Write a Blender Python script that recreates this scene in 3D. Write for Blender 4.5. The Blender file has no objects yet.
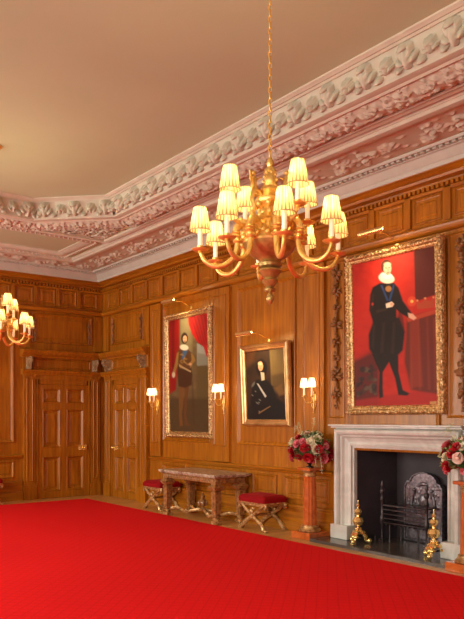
import bpy, bmesh, math, random
import numpy as np
from mathutils import Vector, Matrix
from math import sin, cos, pi, sqrt, atan2, hypot
random.seed(7)
C = bpy.context.scene.collection
W, L = 6.16, 12.2            # fireplace wall plane x, end wall plane y
XL, YR = -1.2, -6.5          # window wall plane x, rear wall plane y
Z0 = 0.04                    # floor level
ZC = 4.2                     # ceiling border level

# ------------------------------------------------------------------ materials
def mat(name, base=(.5,.5,.5), rough=.5, metal=0., **k):
    m = bpy.data.materials.new(name); m.use_nodes = True
    nt = m.node_tree; b = nt.nodes['Principled BSDF']
    b.inputs['Base Color'].default_value = (*base, 1); b.inputs['Roughness'].default_value = rough
    b.inputs['Metallic'].default_value = metal
    for a, v in k.items(): b.inputs[a.replace('_', ' ')].default_value = v
    return m
def noisy(m, c1, c2, scale=(1,1,1), ns=5., detail=5., bump=0., lo=.3, hi=.7, dist=0., dbump=.01):
    nt = m.node_tree; N = nt.nodes; Lk = nt.links; b = N['Principled BSDF']
    tc = N.new('ShaderNodeTexCoord'); mp = N.new('ShaderNodeMapping'); mp.inputs['Scale'].default_value = scale
    Lk.new(tc.outputs['Object'], mp.inputs['Vector'])
    no = N.new('ShaderNodeTexNoise'); no.inputs['Scale'].default_value = ns; no.inputs['Detail'].default_value = detail
    no.inputs['Distortion'].default_value = dist
    Lk.new(mp.outputs[0], no.inputs['Vector'])
    cr = N.new('ShaderNodeValToRGB'); cr.color_ramp.elements[0].position = lo; cr.color_ramp.elements[1].position = hi
    cr.color_ramp.elements[0].color = (*c1, 1); cr.color_ramp.elements[1].color = (*c2, 1)
    Lk.new(no.outputs[0], cr.inputs[0]); Lk.new(cr.outputs[0], b.inputs['Base Color'])
    if bump:
        bp = N.new('ShaderNodeBump'); bp.inputs['Strength'].default_value = bump; bp.inputs['Distance'].default_value = dbump
        Lk.new(no.outputs[0], bp.inputs['Height']); Lk.new(bp.outputs[0], b.inputs['Normal'])
    return m
M = {}
WD1, WD2 = (.25,.070,.003), (.52,.186,.010)
M['wood'] = noisy(mat('oak_vertical', rough=.33, Coat_Weight=.12, Coat_Roughness=.2, Specular_IOR_Level=.4), WD1, WD2, (7,7,.55), 3., 6., .08, .25, .75, .6)
M['woodh'] = noisy(mat('oak_horizontal', rough=.33, Coat_Weight=.12, Coat_Roughness=.2, Specular_IOR_Level=.4), WD1, WD2, (.6,.6,9), 3., 6., .08, .25, .75, .6)
M['carve'] = noisy(mat('carved_oak', rough=.42), (.15,.055,.012), (.34,.145,.04), (1,1,1), 40, 3, .2)
M['carveg'] = noisy(mat('weathered_carving', rough=.5), (.17,.085,.03), (.42,.25,.11), (1,1,1), 40, 3, .2)
M['plaster'] = noisy(mat('plaster', rough=.75), (.60,.57,.44), (.68,.65,.51), (1,1,1), 6, 3, .04)
M['plasterw'] = noisy(mat('plaster_white', rough=.7), (.58,.57,.48), (.64,.63,.54), (1,1,1), 6, 3, .04)
M['ceil'] = noisy(mat('ceiling_paint', rough=.8), (.52,.58,.37), (.57,.63,.41), (1,1,1), .7, 3, 0)
M['gold'] = noisy(mat('gilt_brass', rough=.36, metal=.72), (.80,.50,.11), (1.,.72,.24), (1,1,1), 25, 3, .25, dbump=.003)
M['goldd'] = noisy(mat('aged_gilt', rough=.34, metal=.6), (.32,.19,.05), (.60,.40,.13), (1,1,1), 25, 3, .2, dbump=.003)
M['frame'] = noisy(mat('frame_gilt', rough=.38, metal=.85), (.34,.19,.06), (.95,.68,.34), (1,1,1), 45, 4, .9, .35, .65, dbump=.01)
M['framep'] = noisy(mat('frame_plain_gilt', rough=.35, metal=.85), (.60,.36,.14), (.85,.58,.27), (1,1,1), 8, 3, .1)
M['candle'] = mat('candle_tube', (.93,.86,.70), .5, Emission_Color=(1,.75,.4,1), Emission_Strength=.3)
M['brass'] = mat('polished_brass', (.98,.72,.28), .2, .8)
M['iron'] = noisy(mat('cast_iron', rough=.38, metal=.6), (.035,.028,.03), (.09,.07,.07), (1,1,1), 30, 3, .3, dbump=.004)
M['ironl'] = noisy(mat('fireback_iron', rough=.34, metal=.75), (.09,.08,.09), (.26,.23,.25), (1,1,1), 30, 3, .3, dbump=.004)
M['soot'] = noisy(mat('sooty_lining', rough=.55), (.012,.007,.010), (.028,.018,.024), (1,1,1), 4, 4, .1)
M['marblew'] = noisy(mat('white_marble', rough=.28), (.54,.53,.48), (.72,.71,.65), (1,1,1), 2.2, 7, 0, .35, .62, 1.5)
M['hearth'] = noisy(mat('dark_slate', rough=.22), (.05,.04,.035), (.11,.09,.075), (1,1,1), 6, 4, 0)
M['marblep'] = noisy(mat('mottled_marble', rough=.28), (.24,.13,.085), (.66,.54,.40), (1,1,1), 11, 5, 0, .36, .62, 2.)
M['redmar'] = noisy(mat('red_scagliola', rough=.2, Coat_Weight=.4), (.42,.075,.012), (.66,.17,.035), (1,1,1), 9, 5, 0, .3, .7, 1.)
M['redwood'] = noisy(mat('walnut_gilt', rough=.36), (.20,.075,.02), (.50,.25,.09), (1,1,1), 26, 4, .4, .35, .7, dbump=.005)
M['giltwood'] = noisy(mat('gilt_wood', rough=.36, metal=.35), (.28,.12,.03), (.74,.46,.19), (1,1,1), 20, 4, .4, .35, .65, dbump=.005)
M['velvet'] = mat('red_velvet', (.27,.002,.005), .8, Specular_IOR_Level=.2, Sheen_Weight=.15, Sheen_Tint=(1,.1,.1,1))
M['urn'] = mat('dark_bronze', (.05,.035,.025), .3, .8)
M['leaf'] = noisy(mat('leaf_green', rough=.5), (.05,.11,.02), (.20,.30,.07), (1,1,1), 20, 2)
M['leafp'] = noisy(mat('pale_foliage', rough=.5), (.42,.46,.22), (.72,.70,.45), (1,1,1), 20, 2)
M['rosered'] = mat('red_petal', (.45,.008,.016), .5)
M['rosepink'] = mat('pink_petal', (.80,.20,.24), .5)
M['roseblush'] = mat('blush_petal', (.88,.60,.50), .5)
M['rosewhite'] = mat('cream_petal', (.88,.80,.58), .5)
M['stem'] = mat('twig', (.16,.11,.04), .6)
M['bulb'] = mat('bulb', (1,.9,.7), .4, Emission_Color=(1,.74,.38,1), Emission_Strength=26.)
M['trim'] = mat('shade_trim', (.35,.2,.06), .5)
M['glassf'] = None
# lampshade fabric: translucent pleated cloth, lit by its own bulb and an added glow
def shade_mat(name, c1, c2, emis):
    m = bpy.data.materials.new(name); m.use_nodes = True; nt = m.node_tree; N = nt.nodes; Lk = nt.links
    for n in list(N): N.remove(n)
    out = N.new('ShaderNodeOutputMaterial'); tc = N.new('ShaderNodeTexCoord'); sp = N.new('ShaderNodeSeparateXYZ')
    Lk.new(tc.outputs['Object'], sp.inputs[0])
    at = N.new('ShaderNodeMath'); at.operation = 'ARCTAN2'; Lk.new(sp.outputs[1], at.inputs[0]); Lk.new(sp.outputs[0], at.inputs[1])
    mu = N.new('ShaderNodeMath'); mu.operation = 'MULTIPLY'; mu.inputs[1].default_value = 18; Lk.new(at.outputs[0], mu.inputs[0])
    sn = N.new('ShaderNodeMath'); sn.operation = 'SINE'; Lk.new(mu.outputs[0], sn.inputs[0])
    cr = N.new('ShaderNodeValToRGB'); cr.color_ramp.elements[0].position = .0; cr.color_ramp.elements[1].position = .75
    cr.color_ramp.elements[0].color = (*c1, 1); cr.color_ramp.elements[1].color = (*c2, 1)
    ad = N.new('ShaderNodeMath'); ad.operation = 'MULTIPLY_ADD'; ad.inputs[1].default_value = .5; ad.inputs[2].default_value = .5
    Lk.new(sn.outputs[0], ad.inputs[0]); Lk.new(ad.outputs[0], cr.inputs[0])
    d = N.new('ShaderNodeBsdfDiffuse'); t = N.new('ShaderNodeBsdfTranslucent'); e = N.new('ShaderNodeEmission')
    for n in (d, t, e): Lk.new(cr.outputs[0], n.inputs['Color'])
    e.inputs['Strength'].default_value = emis
    mx = N.new('ShaderNodeMixShader'); mx.inputs[0].default_value = .4
    Lk.new(d.outputs[0], mx.inputs[1]); Lk.new(t.outputs[0], mx.inputs[2])
    a2 = N.new('ShaderNodeAddShader'); Lk.new(mx.outputs[0], a2.inputs[0]); Lk.new(e.outputs[0], a2.inputs[1])
    Lk.new(a2.outputs[0], out.inputs['Surface'])
    return m
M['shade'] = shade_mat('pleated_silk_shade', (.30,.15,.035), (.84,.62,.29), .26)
M['shadew'] = shade_mat('white_card_shade', (.75,.58,.36), (1.,.86,.62), .6)
# carpet
def carpet_mat():
    m = mat('red_carpet', (.6,.006,.02), 1., Specular_IOR_Level=.12); nt = m.node_tree; N = nt.nodes; Lk = nt.links; b = N['Principled BSDF']
    tc = N.new('ShaderNodeTexCoord'); sp = N.new('ShaderNodeSeparateXYZ'); Lk.new(tc.outputs['Object'], sp.inputs[0])
    def wave(op):
        a = N.new('ShaderNodeMath'); a.operation = op; Lk.new(sp.outputs[0], a.inputs[0]); Lk.new(sp.outputs[1], a.inputs[1])
        k = N.new('ShaderNodeMath'); k.operation = 'MULTIPLY'; k.inputs[1].default_value = 26.; Lk.new(a.outputs[0], k.inputs[0])
        s_ = N.new('ShaderNodeMath'); s_.operation = 'SINE'; Lk.new(k.outputs[0], s_.inputs[0])
        q = N.new('ShaderNodeMath'); q.operation = 'ABSOLUTE'; Lk.new(s_.outputs[0], q.inputs[0]); return q
    w1, w2 = wave('ADD'), wave('SUBTRACT')
    mn = N.new('ShaderNodeMath'); mn.operation = 'MINIMUM'; Lk.new(w1.outputs[0], mn.inputs[0]); Lk.new(w2.outputs[0], mn.inputs[1])
    cr = N.new('ShaderNodeValToRGB'); cr.color_ramp.elements[0].position = .12; cr.color_ramp.elements[1].position = .3
    cr.color_ramp.elements[0].color = (.84,.008,.010,1); cr.color_ramp.elements[1].color = (.93,.010,.012,1)
    Lk.new(mn.outputs[0], cr.inputs[0])
    no = N.new('ShaderNodeTexNoise'); no.inputs['Scale'].default_value = 90; Lk.new(tc.outputs['Object'], no.inputs['Vector'])
    mx = N.new('ShaderNodeMix'); mx.data_type = 'RGBA'; mx.blend_type = 'MULTIPLY'; mx.inputs[0].default_value = .25
    Lk.new(cr.outputs[0], mx.inputs[6]); Lk.new(no.outputs[0], mx.inputs[7]); Lk.new(mx.outputs[2], b.inputs['Base Color'])
    bp = N.new('ShaderNodeBump'); bp.inputs['Strength'].default_value = .3; bp.inputs['Distance'].default_value = .01
    Lk.new(no.outputs[0], bp.inputs['Height']); Lk.new(bp.outputs[0], b.inputs['Normal'])
    return m
M['carpet'] = carpet_mat()
def parquet():
    m = mat('parquet', rough=.3); nt = m.node_tree; N = nt.nodes; Lk = nt.links; b = N['Principled BSDF']
    tc = N.new('ShaderNodeTexCoord'); br = N.new('ShaderNodeTexBrick'); Lk.new(tc.outputs['Object'], br.inputs['Vector'])
    br.inputs['Color1'].default_value = (.60,.29,.08,1); br.inputs['Color2'].default_value = (.72,.38,.12,1); br.inputs['Mortar'].default_value = (.16,.06,.015,1)
    br.inputs['Scale'].default_value = 1.; br.inputs['Mortar Size'].default_value = .002; br.inputs['Brick Width'].default_value = .6; br.inputs['Row Height'].default_value = .09
    Lk.new(br.outputs[0], b.inputs['Base Color']); return m
M['parquet'] = parquet()
def glass_mat():
    m = bpy.data.materials.new('window_glass'); m.use_nodes = True; nt = m.node_tree; N = nt.nodes; Lk = nt.links
    for n in list(N): N.remove(n)
    out = N.new('ShaderNodeOutputMaterial'); t = N.new('ShaderNodeBsdfTransparent'); g = N.new('ShaderNodeBsdfGlossy'); g.inputs['Roughness'].default_value = .02
    mx = N.new('ShaderNodeMixShader'); mx.inputs[0].default_value = .06; Lk.new(t.outputs[0], mx.inputs[1]); Lk.new(g.outputs[0], mx.inputs[2]); Lk.new(mx.outputs[0], out.inputs[0]); return m
M['glass'] = glass_mat()
M['white'] = mat('white_paint', (.8,.76,.68), .5)
def vcol_mat():
    m = mat('painted_canvas', rough=.5, Specular_IOR_Level=.3); nt = m.node_tree
    a = nt.nodes.new('ShaderNodeVertexColor'); a.layer_name = 'paint'
    nt.links.new(a.outputs[0], nt.nodes['Principled BSDF'].inputs['Base Color']); return m
M['paint'] = vcol_mat()

# ------------------------------------------------------------------ mesh builder
class B:
    def __init__(s): s.v = []; s.f = []; s.sm = []
    def add(s, vs, fs, smooth=False, T=None):
        o = len(s.v)
        if T is not None: vs = [tuple(T @ Vector(p)) for p in vs]
        s.v.extend(vs); s.f.extend([tuple(i+o for i in f) for f in fs]); s.sm.extend([smooth]*len(fs)); return s
    def box(s, x0, x1, y0, y1, z0, z1, T=None):
        vs = [(x0,y0,z0),(x1,y0,z0),(x1,y1,z0),(x0,y1,z0),(x0,y0,z1),(x1,y0,z1),(x1,y1,z1),(x0,y1,z1)]
        return s.add(vs, [(0,3,2,1),(4,5,6,7),(0,1,5,4),(1,2,6,5),(2,3,7,6),(3,0,4,7)], False, T)
    def bbox(s, x0, x1, y0, y1, z0, z1, b=.01, T=None):   # box with chamfered vertical edges and top/bottom
        def rg(i, z): return [(x0+i+b,y0+i,z),(x1-i-b,y0+i,z),(x1-i,y0+i+b,z),(x1-i,y1-i-b,z),(x1-i-b,y1-i,z),(x0+i+b,y1-i,z),(x0+i,y1-i-b,z),(x0+i,y0+i+b,z)]
        rs = [rg(b,z0), rg(0,z0+b), rg(0,z1-b), rg(b,z1)]
        return s.rings(rs, True, True, False, T)
    def rings(s, rs, cap0=True, cap1=True, smooth=True, T=None, closed=True):
        n = len(rs[0]); vs = [p for r in rs for p in r]; fs = []
        for i in range(len(rs)-1):
            for j in range(n if closed else n-1):
                k = (j+1) % n
                fs.append((i*n+j, i*n+k, (i+1)*n+k, (i+1)*n+j))
        if cap0: fs.append(tuple(range(n-1,-1,-1)))
        if cap1: fs.append(tuple((len(rs)-1)*n+j for j in range(n)))
        return s.add(vs, fs, smooth, T)
    def lathe(s, prof, n=20, c=(0,0,0), T=None, smooth=True, lobes=0, amp=0):
        rs = []
        for r, z in prof:
            r = max(r, 1e-4)
            rs.append([(c[0]+r*(1+amp*cos(lobes*2*pi*j/n))*cos(2*pi*j/n), c[1]+r*(1+amp*cos(lobes*2*pi*j/n))*sin(2*pi*j/n), c[2]+z) for j in range(n)])
        return s.rings(rs, True, True, smooth, T)
    def tube(s, pts, rad, n=8, T=None, flat=1.):
        pts = [Vector(p) for p in pts]; m = len(pts)
        if not hasattr(rad, '__len__'): rad = [rad]*m
        rs = []; up = None
        for i, p in enumerate(pts):
            t = (pts[min(i+1,m-1)]-pts[max(i-1,0)]).normalized()
            if up is None:
                a = Vector((0,0,1)) if abs(t.z) < .9 else Vector((1,0,0)); up = (a - t*a.dot(t)).normalized()
            else: up = (up - t*up.dot(t)).normalized()
            b = t.cross(up)
            rs.append([tuple(p + (up*cos(2*pi*j/n) + b*sin(2*pi*j/n)*flat)*rad[i]) for j in range(n)])
        return s.rings(rs, True, True, True, T)
    def sphere(s, c, r, n=10, m=6, T=None, sc=(1,1,1)):
        rs = []
        for i in range(1, m):
            a = pi*i/m
            rs.append([(c[0]+r*sc[0]*sin(a)*cos(2*pi*j/n), c[1]+r*sc[1]*sin(a)*sin(2*pi*j/n), c[2]-r*sc[2]*cos(a)) for j in range(n)])
        return s.rings(rs, True, True, True, T)
    def prism(s, poly, y0, y1, T=None):      # poly in x,z ; extruded along y
        n = len(poly); vs = [(x,y0,z) for x,z in poly]+[(x,y1,z) for x,z in poly]
        fs = [tuple(range(n)), tuple(range(2*n-1,n-1,-1))]+[(i,(i+1)%n+0,(i+1)%n+n,i+n) for i in range(n)]
        return s.add(vs, fs, False, T)
    def build(s, name, m, parent=None, loc=None, rot=None, recalc=True, sharp=38):
        me = bpy.data.meshes.new(name); me.from_pydata([tuple(p) for p in s.v], [], s.f)
        me.polygons.foreach_set('use_smooth', s.sm); me.materials.append(M[m])
        if recalc:
            bm = bmesh.new(); bm.from_mesh(me); bmesh.ops.recalc_face_normals(bm, faces=bm.faces); bm.to_mesh(me); bm.free()
        if any(s.sm): me.set_sharp_from_angle(angle=math.radians(sharp))
        me.update(); o = bpy.data.objects.new(name, me); C.objects.link(o)
        if parent: o.parent = parent
        if loc: o.location = loc
        if rot is not None: o.rotation_euler = rot
        return o
def tag(o, label=None, cat=None, group=None, kind=None):
    if label: o['label'] = label
    if cat: o['category'] = cat
    if group: o['group'] = group
    if kind: o['kind'] = kind
    return o
def thing(name, label, cat, loc, rot=(0,0,0), group=None, kind=None):
    o = bpy.data.objects.new(name, None); o.empty_display_size = .1; C.objects.link(o); o.location = loc; o.rotation_euler = rot
    return tag(o, label, cat, group, kind)
def copy_tree(o, parent=None):
    c = o.copy(); C.objects.link(c)
    if parent: c.parent = parent
    for ch in list(o.children): copy_tree(ch, c)
    return c
def bez(pts, n=24):                          # Catmull-Rom through points
    P = [Vector(p) for p in pts]; P = [2*P[0]-P[1]] + P + [2*P[-1]-P[-2]]; out = []
    seg = len(P)-3; k = max(2, n//seg)
    for i in range(seg):
        a, b, c, d = P[i:i+4]
        for j in range(k):
            t = j/k; out.append(.5*((2*b)+(c-a)*t+(2*a-5*b+4*c-d)*t*t+(3*b-a-3*c+d)*t**3))
    out.append(P[-2]); return out

# ------------------------------------------------------------------ wall-space helpers (u along wall, z up, n out of wall)
def mp(side):
    return {'R': lambda u,z,n: (W-n,u,z), 'B': lambda u,z,n: (u,L-n,z), 'L': lambda u,z,n: (XL+n,u,z), 'Q': lambda u,z,n: (u,YR+n,z)}[side]
class WB(B):
    def __init__(s, side): super().__init__(); s.m = mp(side)
    def wbox(s, u0,u1,z0,z1,n0,n1):
        q = [(u0,z0),(u1,z0),(u1,z1),(u0,z1)]
        return s.add([s.m(u,z,n0) for u,z in q]+[s.m(u,z,n1) for u,z in q], [(0,1,2,3),(7,6,5,4),(0,4,5,1),(1,5,6,2),(2,6,7,3),(3,7,4,0)])
    def ring(s, u0,u1,z0,z1,prof,fill=None):
        rs = [[s.m(u0+o,z0+o,n), s.m(u1-o,z0+o,n), s.m(u1-o,z1-o,n), s.m(u0+o,z1-o,n)] for o,n in prof]
        s.rings(rs, False, False, False)
        return s
    def panel(s, u0,u1,z0,z1,n=0.,w=.045,h=.022, fld=True):
        s.ring(u0,u1,z0,z1,[(0,n),(.006,n+h*.8),(.014,n+h),(w*.5,n+h*.7),(w*.75,n+h*.25),(w,n+.001)])
        if fld and u1-u0 > .3 and z1-z0 > .25:
            e = w+.03
            s.ring(u0+e,u1-e,z0+e,z1-e,[(0,n),(.012,n+.008)])
            q = e+.012; s.rings([[s.m(u,z,n+.008) for u,z in ((u0+q,z0+q),(u1-q,z0+q),(u1-q,z1-q),(u0+q,z1-q))]], False, True, False)
        return s
    def hmould(s, u0,u1,prof):               # profile of (n,z), extruded along u, closed
        n = len(prof)
        s.add([s.m(u0,z,k) for k,z in prof]+[s.m(u1,z,k) for k,z in prof],
              [tuple(range(n)), tuple(range(2*n-1,n-1,-1))]+[(i,(i+1)%n,(i+1)%n+n,i+n) for i in range(n)])
        return s
def struct(o): o['kind'] = 'structure'; return o

# ------------------------------------------------------------------ floor and carpet
b = B(); b.box(XL-.2, W+.9, YR-.2, L+.2, Z0-.12, Z0); struct(b.build('floor', 'parquet'))
CX1, CY1 = 5.55, 11.62
b = B(); b.bbox(XL+.35, CX1, YR+.6, CY1, Z0, Z0+.012, .004)
tag(b.build('carpet', 'carpet'), 'large bright red wall to wall style carpet with small trellis pattern covering the parquet', 'carpet')

# ------------------------------------------------------------------ right wall
FO0, FO1, FOT = 4.39, 5.68, 1.15            # fireplace opening
w = WB('R')
w.wbox(YR, FO0-.02, Z0, 4.3, -.2, 0); w.wbox(FO1+.02, L+.2, Z0, 4.3, -.2, 0); w.wbox(FO0-.02, FO1+.02, FOT+.02, 4.3, -.2, 0)
def pilaster(w, u0, u1, z0=.86, z1=3.42, n=.045):
    w.wbox(u0,u1,z0,z1,-.01,n)
    w.panel(u0+.07,u1-.07,z0+.22,z1-.1,n,.035,.016,False)
# big panels, pilasters
for (a, c) in ((8.62, 9.98), (6.72, 7.96), (4.5, 5.83)): w.panel(a, c, 1.12, 3.36, 0, .06, .03, False)
for (a, c) in ((10.02, 10.36), (8.12, 8.58), (6.18, 6.62), (3.72, 3.99)): pilaster(w, a, c)
for k in range(6):
    y0 = 3.4-1.7*k; w.panel(y0-1.25, y0, 1.12, 3.36, 0, .06, .03, False); pilaster(w, y0+.04 if k else 3.45, y0+.36 if k else 3.65)
# carved side panels flanking the overmantel
w.panel(5.86, 6.12, 1.5, 3.4, 0, .03, .015, False); w.panel(4.02, 4.42, 1.5, 3.4, 0, .03, .015, False)
# door head wall: upper panel over door_2
w.panel(10.62, 11.82, 2.86, 3.40, 0, .06, .03)
w.wbox(11.90, 12.13, 2.76, 3.42, -.01, .04); w.wbox(10.40, 10.56, 2.76, 3.42, -.01, .04)
# frieze row
u = L-.22
k = 0
while u > -5:
    w.panel(u-.36, u, 3.57, 3.86, 0, .035, .016); w.wbox(u-.36-.115, u-.36-.035, 3.55, 3.9, -.01, .03); u -= .51
# dado panels
for (a, c) in ((9.3,10.0),(8.62,9.2),(7.75,8.52),(7.1,7.62),(6.12,6.95)): w.panel(a, c, .44, .74, 0, .04, .02)
for k in range(7): w.panel(3.1-1.1*k, 4.05-1.1*k, .44, .74, 0, .04, .02)
struct(w.build('wall_right', 'wood'))

def dado(side, u0, u1):
    w = WB(side); w.hmould(u0, u1, [(-.01,.775),(.015,.775),(.03,.79),(.035,.805),(.065,.815),(.07,.835),(.05,.845),(-.01,.85)]); return w
def skirt(side, u0, u1):
    w = WB(side); w.hmould(u0, u1, [(-.01,Z0),(.075,Z0),(.075,.17),(.06,.19),(.05,.20),(.045,.345),(.055,.355),(.05,.375),(.02,.385),(-.01,.39)]); return w
def cornice(side, u0, u1):
    w = WB(side)
    w.hmould(u0, u1, [(-.01,3.94),(.03,3.94),(.035,3.965),(.11,3.975),(.12,4.0),(.135,4.01),(.16,4.03),(.2,4.045),(.205,4.06),(-.01,4.06)])
    n = int(abs(u1-u0)/.06)
    for i in range(n):
        a = u0+.06*i+.015; w.wbox(a, a+.034, 3.9, 3.942, -.01, .05)
    w.hmould(u0, u1, [(-.01,3.86),(.02,3.865),(.03,3.885),(.03,3.897),(-.01,3.9)])
    w.hmould(u0, u1, [(-.01,3.43),(.045,3.44),(.06,3.455),(.07,3.48),(.075,3.5),(.05,3.515),(.03,3.52),(.02,3.54),(-.01,3.545)])
    return w
w = dado('R', 6.02, 10.36); w2 = dado('R', YR, 4.02); w.add(w2.v, w2.f); struct(w.build('trim_1', 'woodh'))
w = skirt('R', 6.02, 10.36); w2 = skirt('R', YR, 4.02); w.add(w2.v, w2.f); struct(w.build('baseboard_right', 'woodh'))
struct(cornice('R', YR, L).build('trim_2', 'woodh'))

# ------------------------------------------------------------------ back wall
w = WB('B'); w.wbox(XL-.2, W+.2, Z0, 4.3, -.2, 0)
w.panel(4.74, 5.92, 2.86, 3.40, 0, .06, .03)
for a, c in ((5.96,6.14),(4.5,4.7)): w.wbox(a, c, 2.76, 3.42, -.01, .04)
u = 6.03; 
while u > -1:
    w.panel(u-.33, u, 3.57, 3.86, 0, .035, .016); w.wbox(u-.33-.075, u-.33-.012, 3.55, 3.9, -.01, .03); u -= .42
for k in range(4):
    x1 = 4.42-1.45*k; w.panel(x1-1.2, x1, 1.06, 3.3, 0, .07, .03, False); w.panel(x1-1.2, x1, .44, .74, 0, .04, .02)
struct(w.build('wall_back', 'wood'))
struct(dado('B', XL, 4.56).build('trim_3', 'woodh')); struct(skirt('B', XL, 4.56).build('baseboard_back', 'woodh'))
struct(cornice('B', XL, W).build('trim_4', 'woodh'))

# ------------------------------------------------------------------ domes heightfields for carved ornament
def dome(U, V, cu, cv, ru, rv, ang, h):
    du, dv = U-cu, V-cv; a, c_ = cos(ang), sin(ang)
    x = (du*a+dv*c_)/ru; y = (-du*c_+dv*a)/rv
    return h*np.maximum(0, 1-x*x-y*y)**.36
def leafclump(cu, cv, n, r, h, a0=0., spread=2*pi, le=.55, wi=.24):
    out = []
    for i in range(n):
        a = a0+spread*i/n; out.append((cu+cos(a)*r*le, cv+sin(a)*r*le, r*.5, r*wi, a, h*(.8+.2*((i*7)%3)/2)))
    out.append((cu, cv, r*.3, r*.3, 0, h*1.15)); return out
def field(U, V, domes, period):
    H = np.zeros_like(U); U = np.mod(U, period)
    for (cu,cv,ru,rv,a,h) in domes:
        for k in (-1,0,1): H = np.maximum(H, dome(U, V, cu+k*period, cv, ru, rv, a, h))
    return H

# ------------------------------------------------------------------ carved door surrounds, doors
def carved_block(m, u0, u1, z0, z1, n0, n1, name, parent):
    # scrolling acanthus bracket: volute side profile with modelled leaves on its face
    w = WB(m); nu, nv = 26, 40
    vs = []; rnd = random.Random(3)
    D = leafclump(.5,.74,7,.36,1.1) + leafclump(.5,.28,6,.28,.9) + leafclump(.25,.5,5,.16,.8) + leafclump(.75,.5,5,.16,.8)
    for j in range(nv+1):
        for i in range(nu+1):
            a, t = i/nu, j/nv
            base = n0 + (n1-n0)*(.30+.62*(sin(t*pi*.62)**1.6)-.16*max(0,1-abs(t-.42)/.14))*(1-.9*abs(2*a-1)**2)
            H = max(float(dome(np.array(a), np.array(t), *d)) for d in D)
            if i in (0,nu) or j in (0,nv): base = n0
            else: base += .05*H
            vs.append(w.m(u0+(u1-u0)*a, z0+(z1-z0)*t, base))
    fs = [(j*(nu+1)+i, j*(nu+1)+i+1, (j+1)*(nu+1)+i+1, (j+1)*(nu+1)+i) for j in range(nv) for i in range(nu)]
    w.add(vs, fs, True); return w.build(name, 'carveg', parent, recalc=False, sharp=50)
def door_surround(side, d0, d1, p0, p1, p2, p3, name, hood0, hood1):
    # d0..d1 leaf, p0..p1 first pilaster, p2..p3 second pilaster
    w = WB(side)
    for a, c in ((p0,p1),(p2,p3)):
        w.wbox(a,c,Z0,2.26,-.01,.07); w.wbox(a-.015,c+.015,Z0,.27,-.01,.10); w.wbox(a-.01,c+.01,.27,.30,-.01,.09)
        w.panel(a+.04,c-.04,.36,2.2,.07,.025,.012,False)
        w.wbox(a-.012,c+.012,2.24,2.28,-.01,.09)
    # architrave around leaf
    for a, c in ((p1, d0-.002),(d1+.002, p2)):
        lo, hi = min(a,c), max(a,c)
        w.wbox(lo, hi, Z0, 2.2, -.01, .05)
        w.wbox(lo+ (hi-lo)*.35, lo+(hi-lo)*.65, Z0, 2.2, .05, .065)
    w.wbox(p1, p2, 2.11, 2.2, -.01, .05); w.wbox(p1, p2, 2.2, 2.28, -.01, .062)
    # entablature
    w.hmould(hood0, hood1, [(-.01,2.28),(.09,2.28),(.10,2.31),(.115,2.33),(.12,2.36),(.09,2.375),(-.01,2.38)])
    w.wbox(hood0+.03, hood1-.03, 2.37, 2.6, -.01, .035)
    w.panel(p1, p2, 2.40, 2.57, .035, .03, .014, False)
    w.hmould(hood0-.02, hood1+.02, [(-.01,2.585),(.11,2.585),(.12,2.61),(.16,2.64),(.19,2.68),(.2,2.71),(.1,2.725),(-.01,2.73)])
    o = struct(w.build(name, 'wood'))
    for a, c in ((p0-.01,p1+.01),(p2-.01,p3+.01)): carved_block(side, (a+c)/2-.062, (a+c)/2+.062, 2.32, 2.60, .035, .15, 'carved_bracket', o)
    return o
def door_leaf(side, d0, d1, name, handle_u, hs):
    w = WB(side); t = .052; t0 = .018; w.wbox(d0,d1,Z0+.005,2.105,-.01,t0)
    wd = d1-d0; s_ = .065*wd/.93; mu = .125; mid = (d0+d1)/2; rows = ((.17,.80),(.96,1.66),(1.77,2.04))
    for a, c in ((d0,d0+s_),(d1-s_,d1),(mid-mu/2,mid+mu/2)): w.wbox(a,c,Z0+.005,2.105,-.01,t)
    for z0, z1 in ((Z0+.005,.17),(.80,.96),(1.66,1.77),(2.04,2.105)): w.wbox(d0+.002,d1-.002,z0,z1,-.005,t-.003)
    for a, c in ((d0+s_, mid-mu/2),(mid+mu/2, d1-s_)):
        for z0, z1 in rows:
            w.ring(a,c,z0,z1,[(0,t),(.008,t+.006),(.016,t),(.03,t0+.014),(.04,t0)])
            w.ring(a+.07,c-.07,z0+.07,z1-.07,[(0,t0),(.03,t0+.012)])
            w.rings([[w.m(u,z,t0+.012) for u,z in ((a+.10,z0+.10),(c-.10,z0+.10),(c-.10,z1-.10),(a+.10,z1-.10))]], False, True, False)
    o = struct(w.build(name, 'wood'))
    g = WB(side); lo, hi = (handle_u, handle_u-.17*hs); lo, hi = min(lo,hi), max(lo,hi)
    g.wbox(lo, hi, .91, 1.0, t, t+.02)
    kc = handle_u-.05*hs; p = g.m(kc,.955,t+.055); q = g.m(kc,.955,t)
    g.tube([q,p],.012); g.sphere(p,.027,10,8)
    g.tube([g.m(handle_u-.13*hs,.955,t+.02), g.m(handle_u-.13*hs,.955,t+.05), g.m(handle_u-.13*hs,.90,t+.05)], .006)
    tag(g.build('door_handle', 'brass', o), 'brass rim lock with round knob')
    return o
door_surround('B', 4.87, 5.80, 4.585, 4.79, 5.88, 6.06, 'trim_5', 4.55, 6.14)
door_leaf('B', 4.87, 5.80, 'door_1', 5.79, 1)
door_surround('R', 10.76, 11.67, 10.44, 10.68, 11.76, 11.98, 'trim_6', 10.40, 12.12)
door_leaf('R', 10.76, 11.67, 'door_2', 11.66, 1)
# corner infill posts
w = WB('B'); w.wbox(6.09,W,Z0,2.28,-.01,.03); w.wbox(6.08,W,Z0,.27,-.01,.06); struct(w.build('trim_7','wood'))

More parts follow.
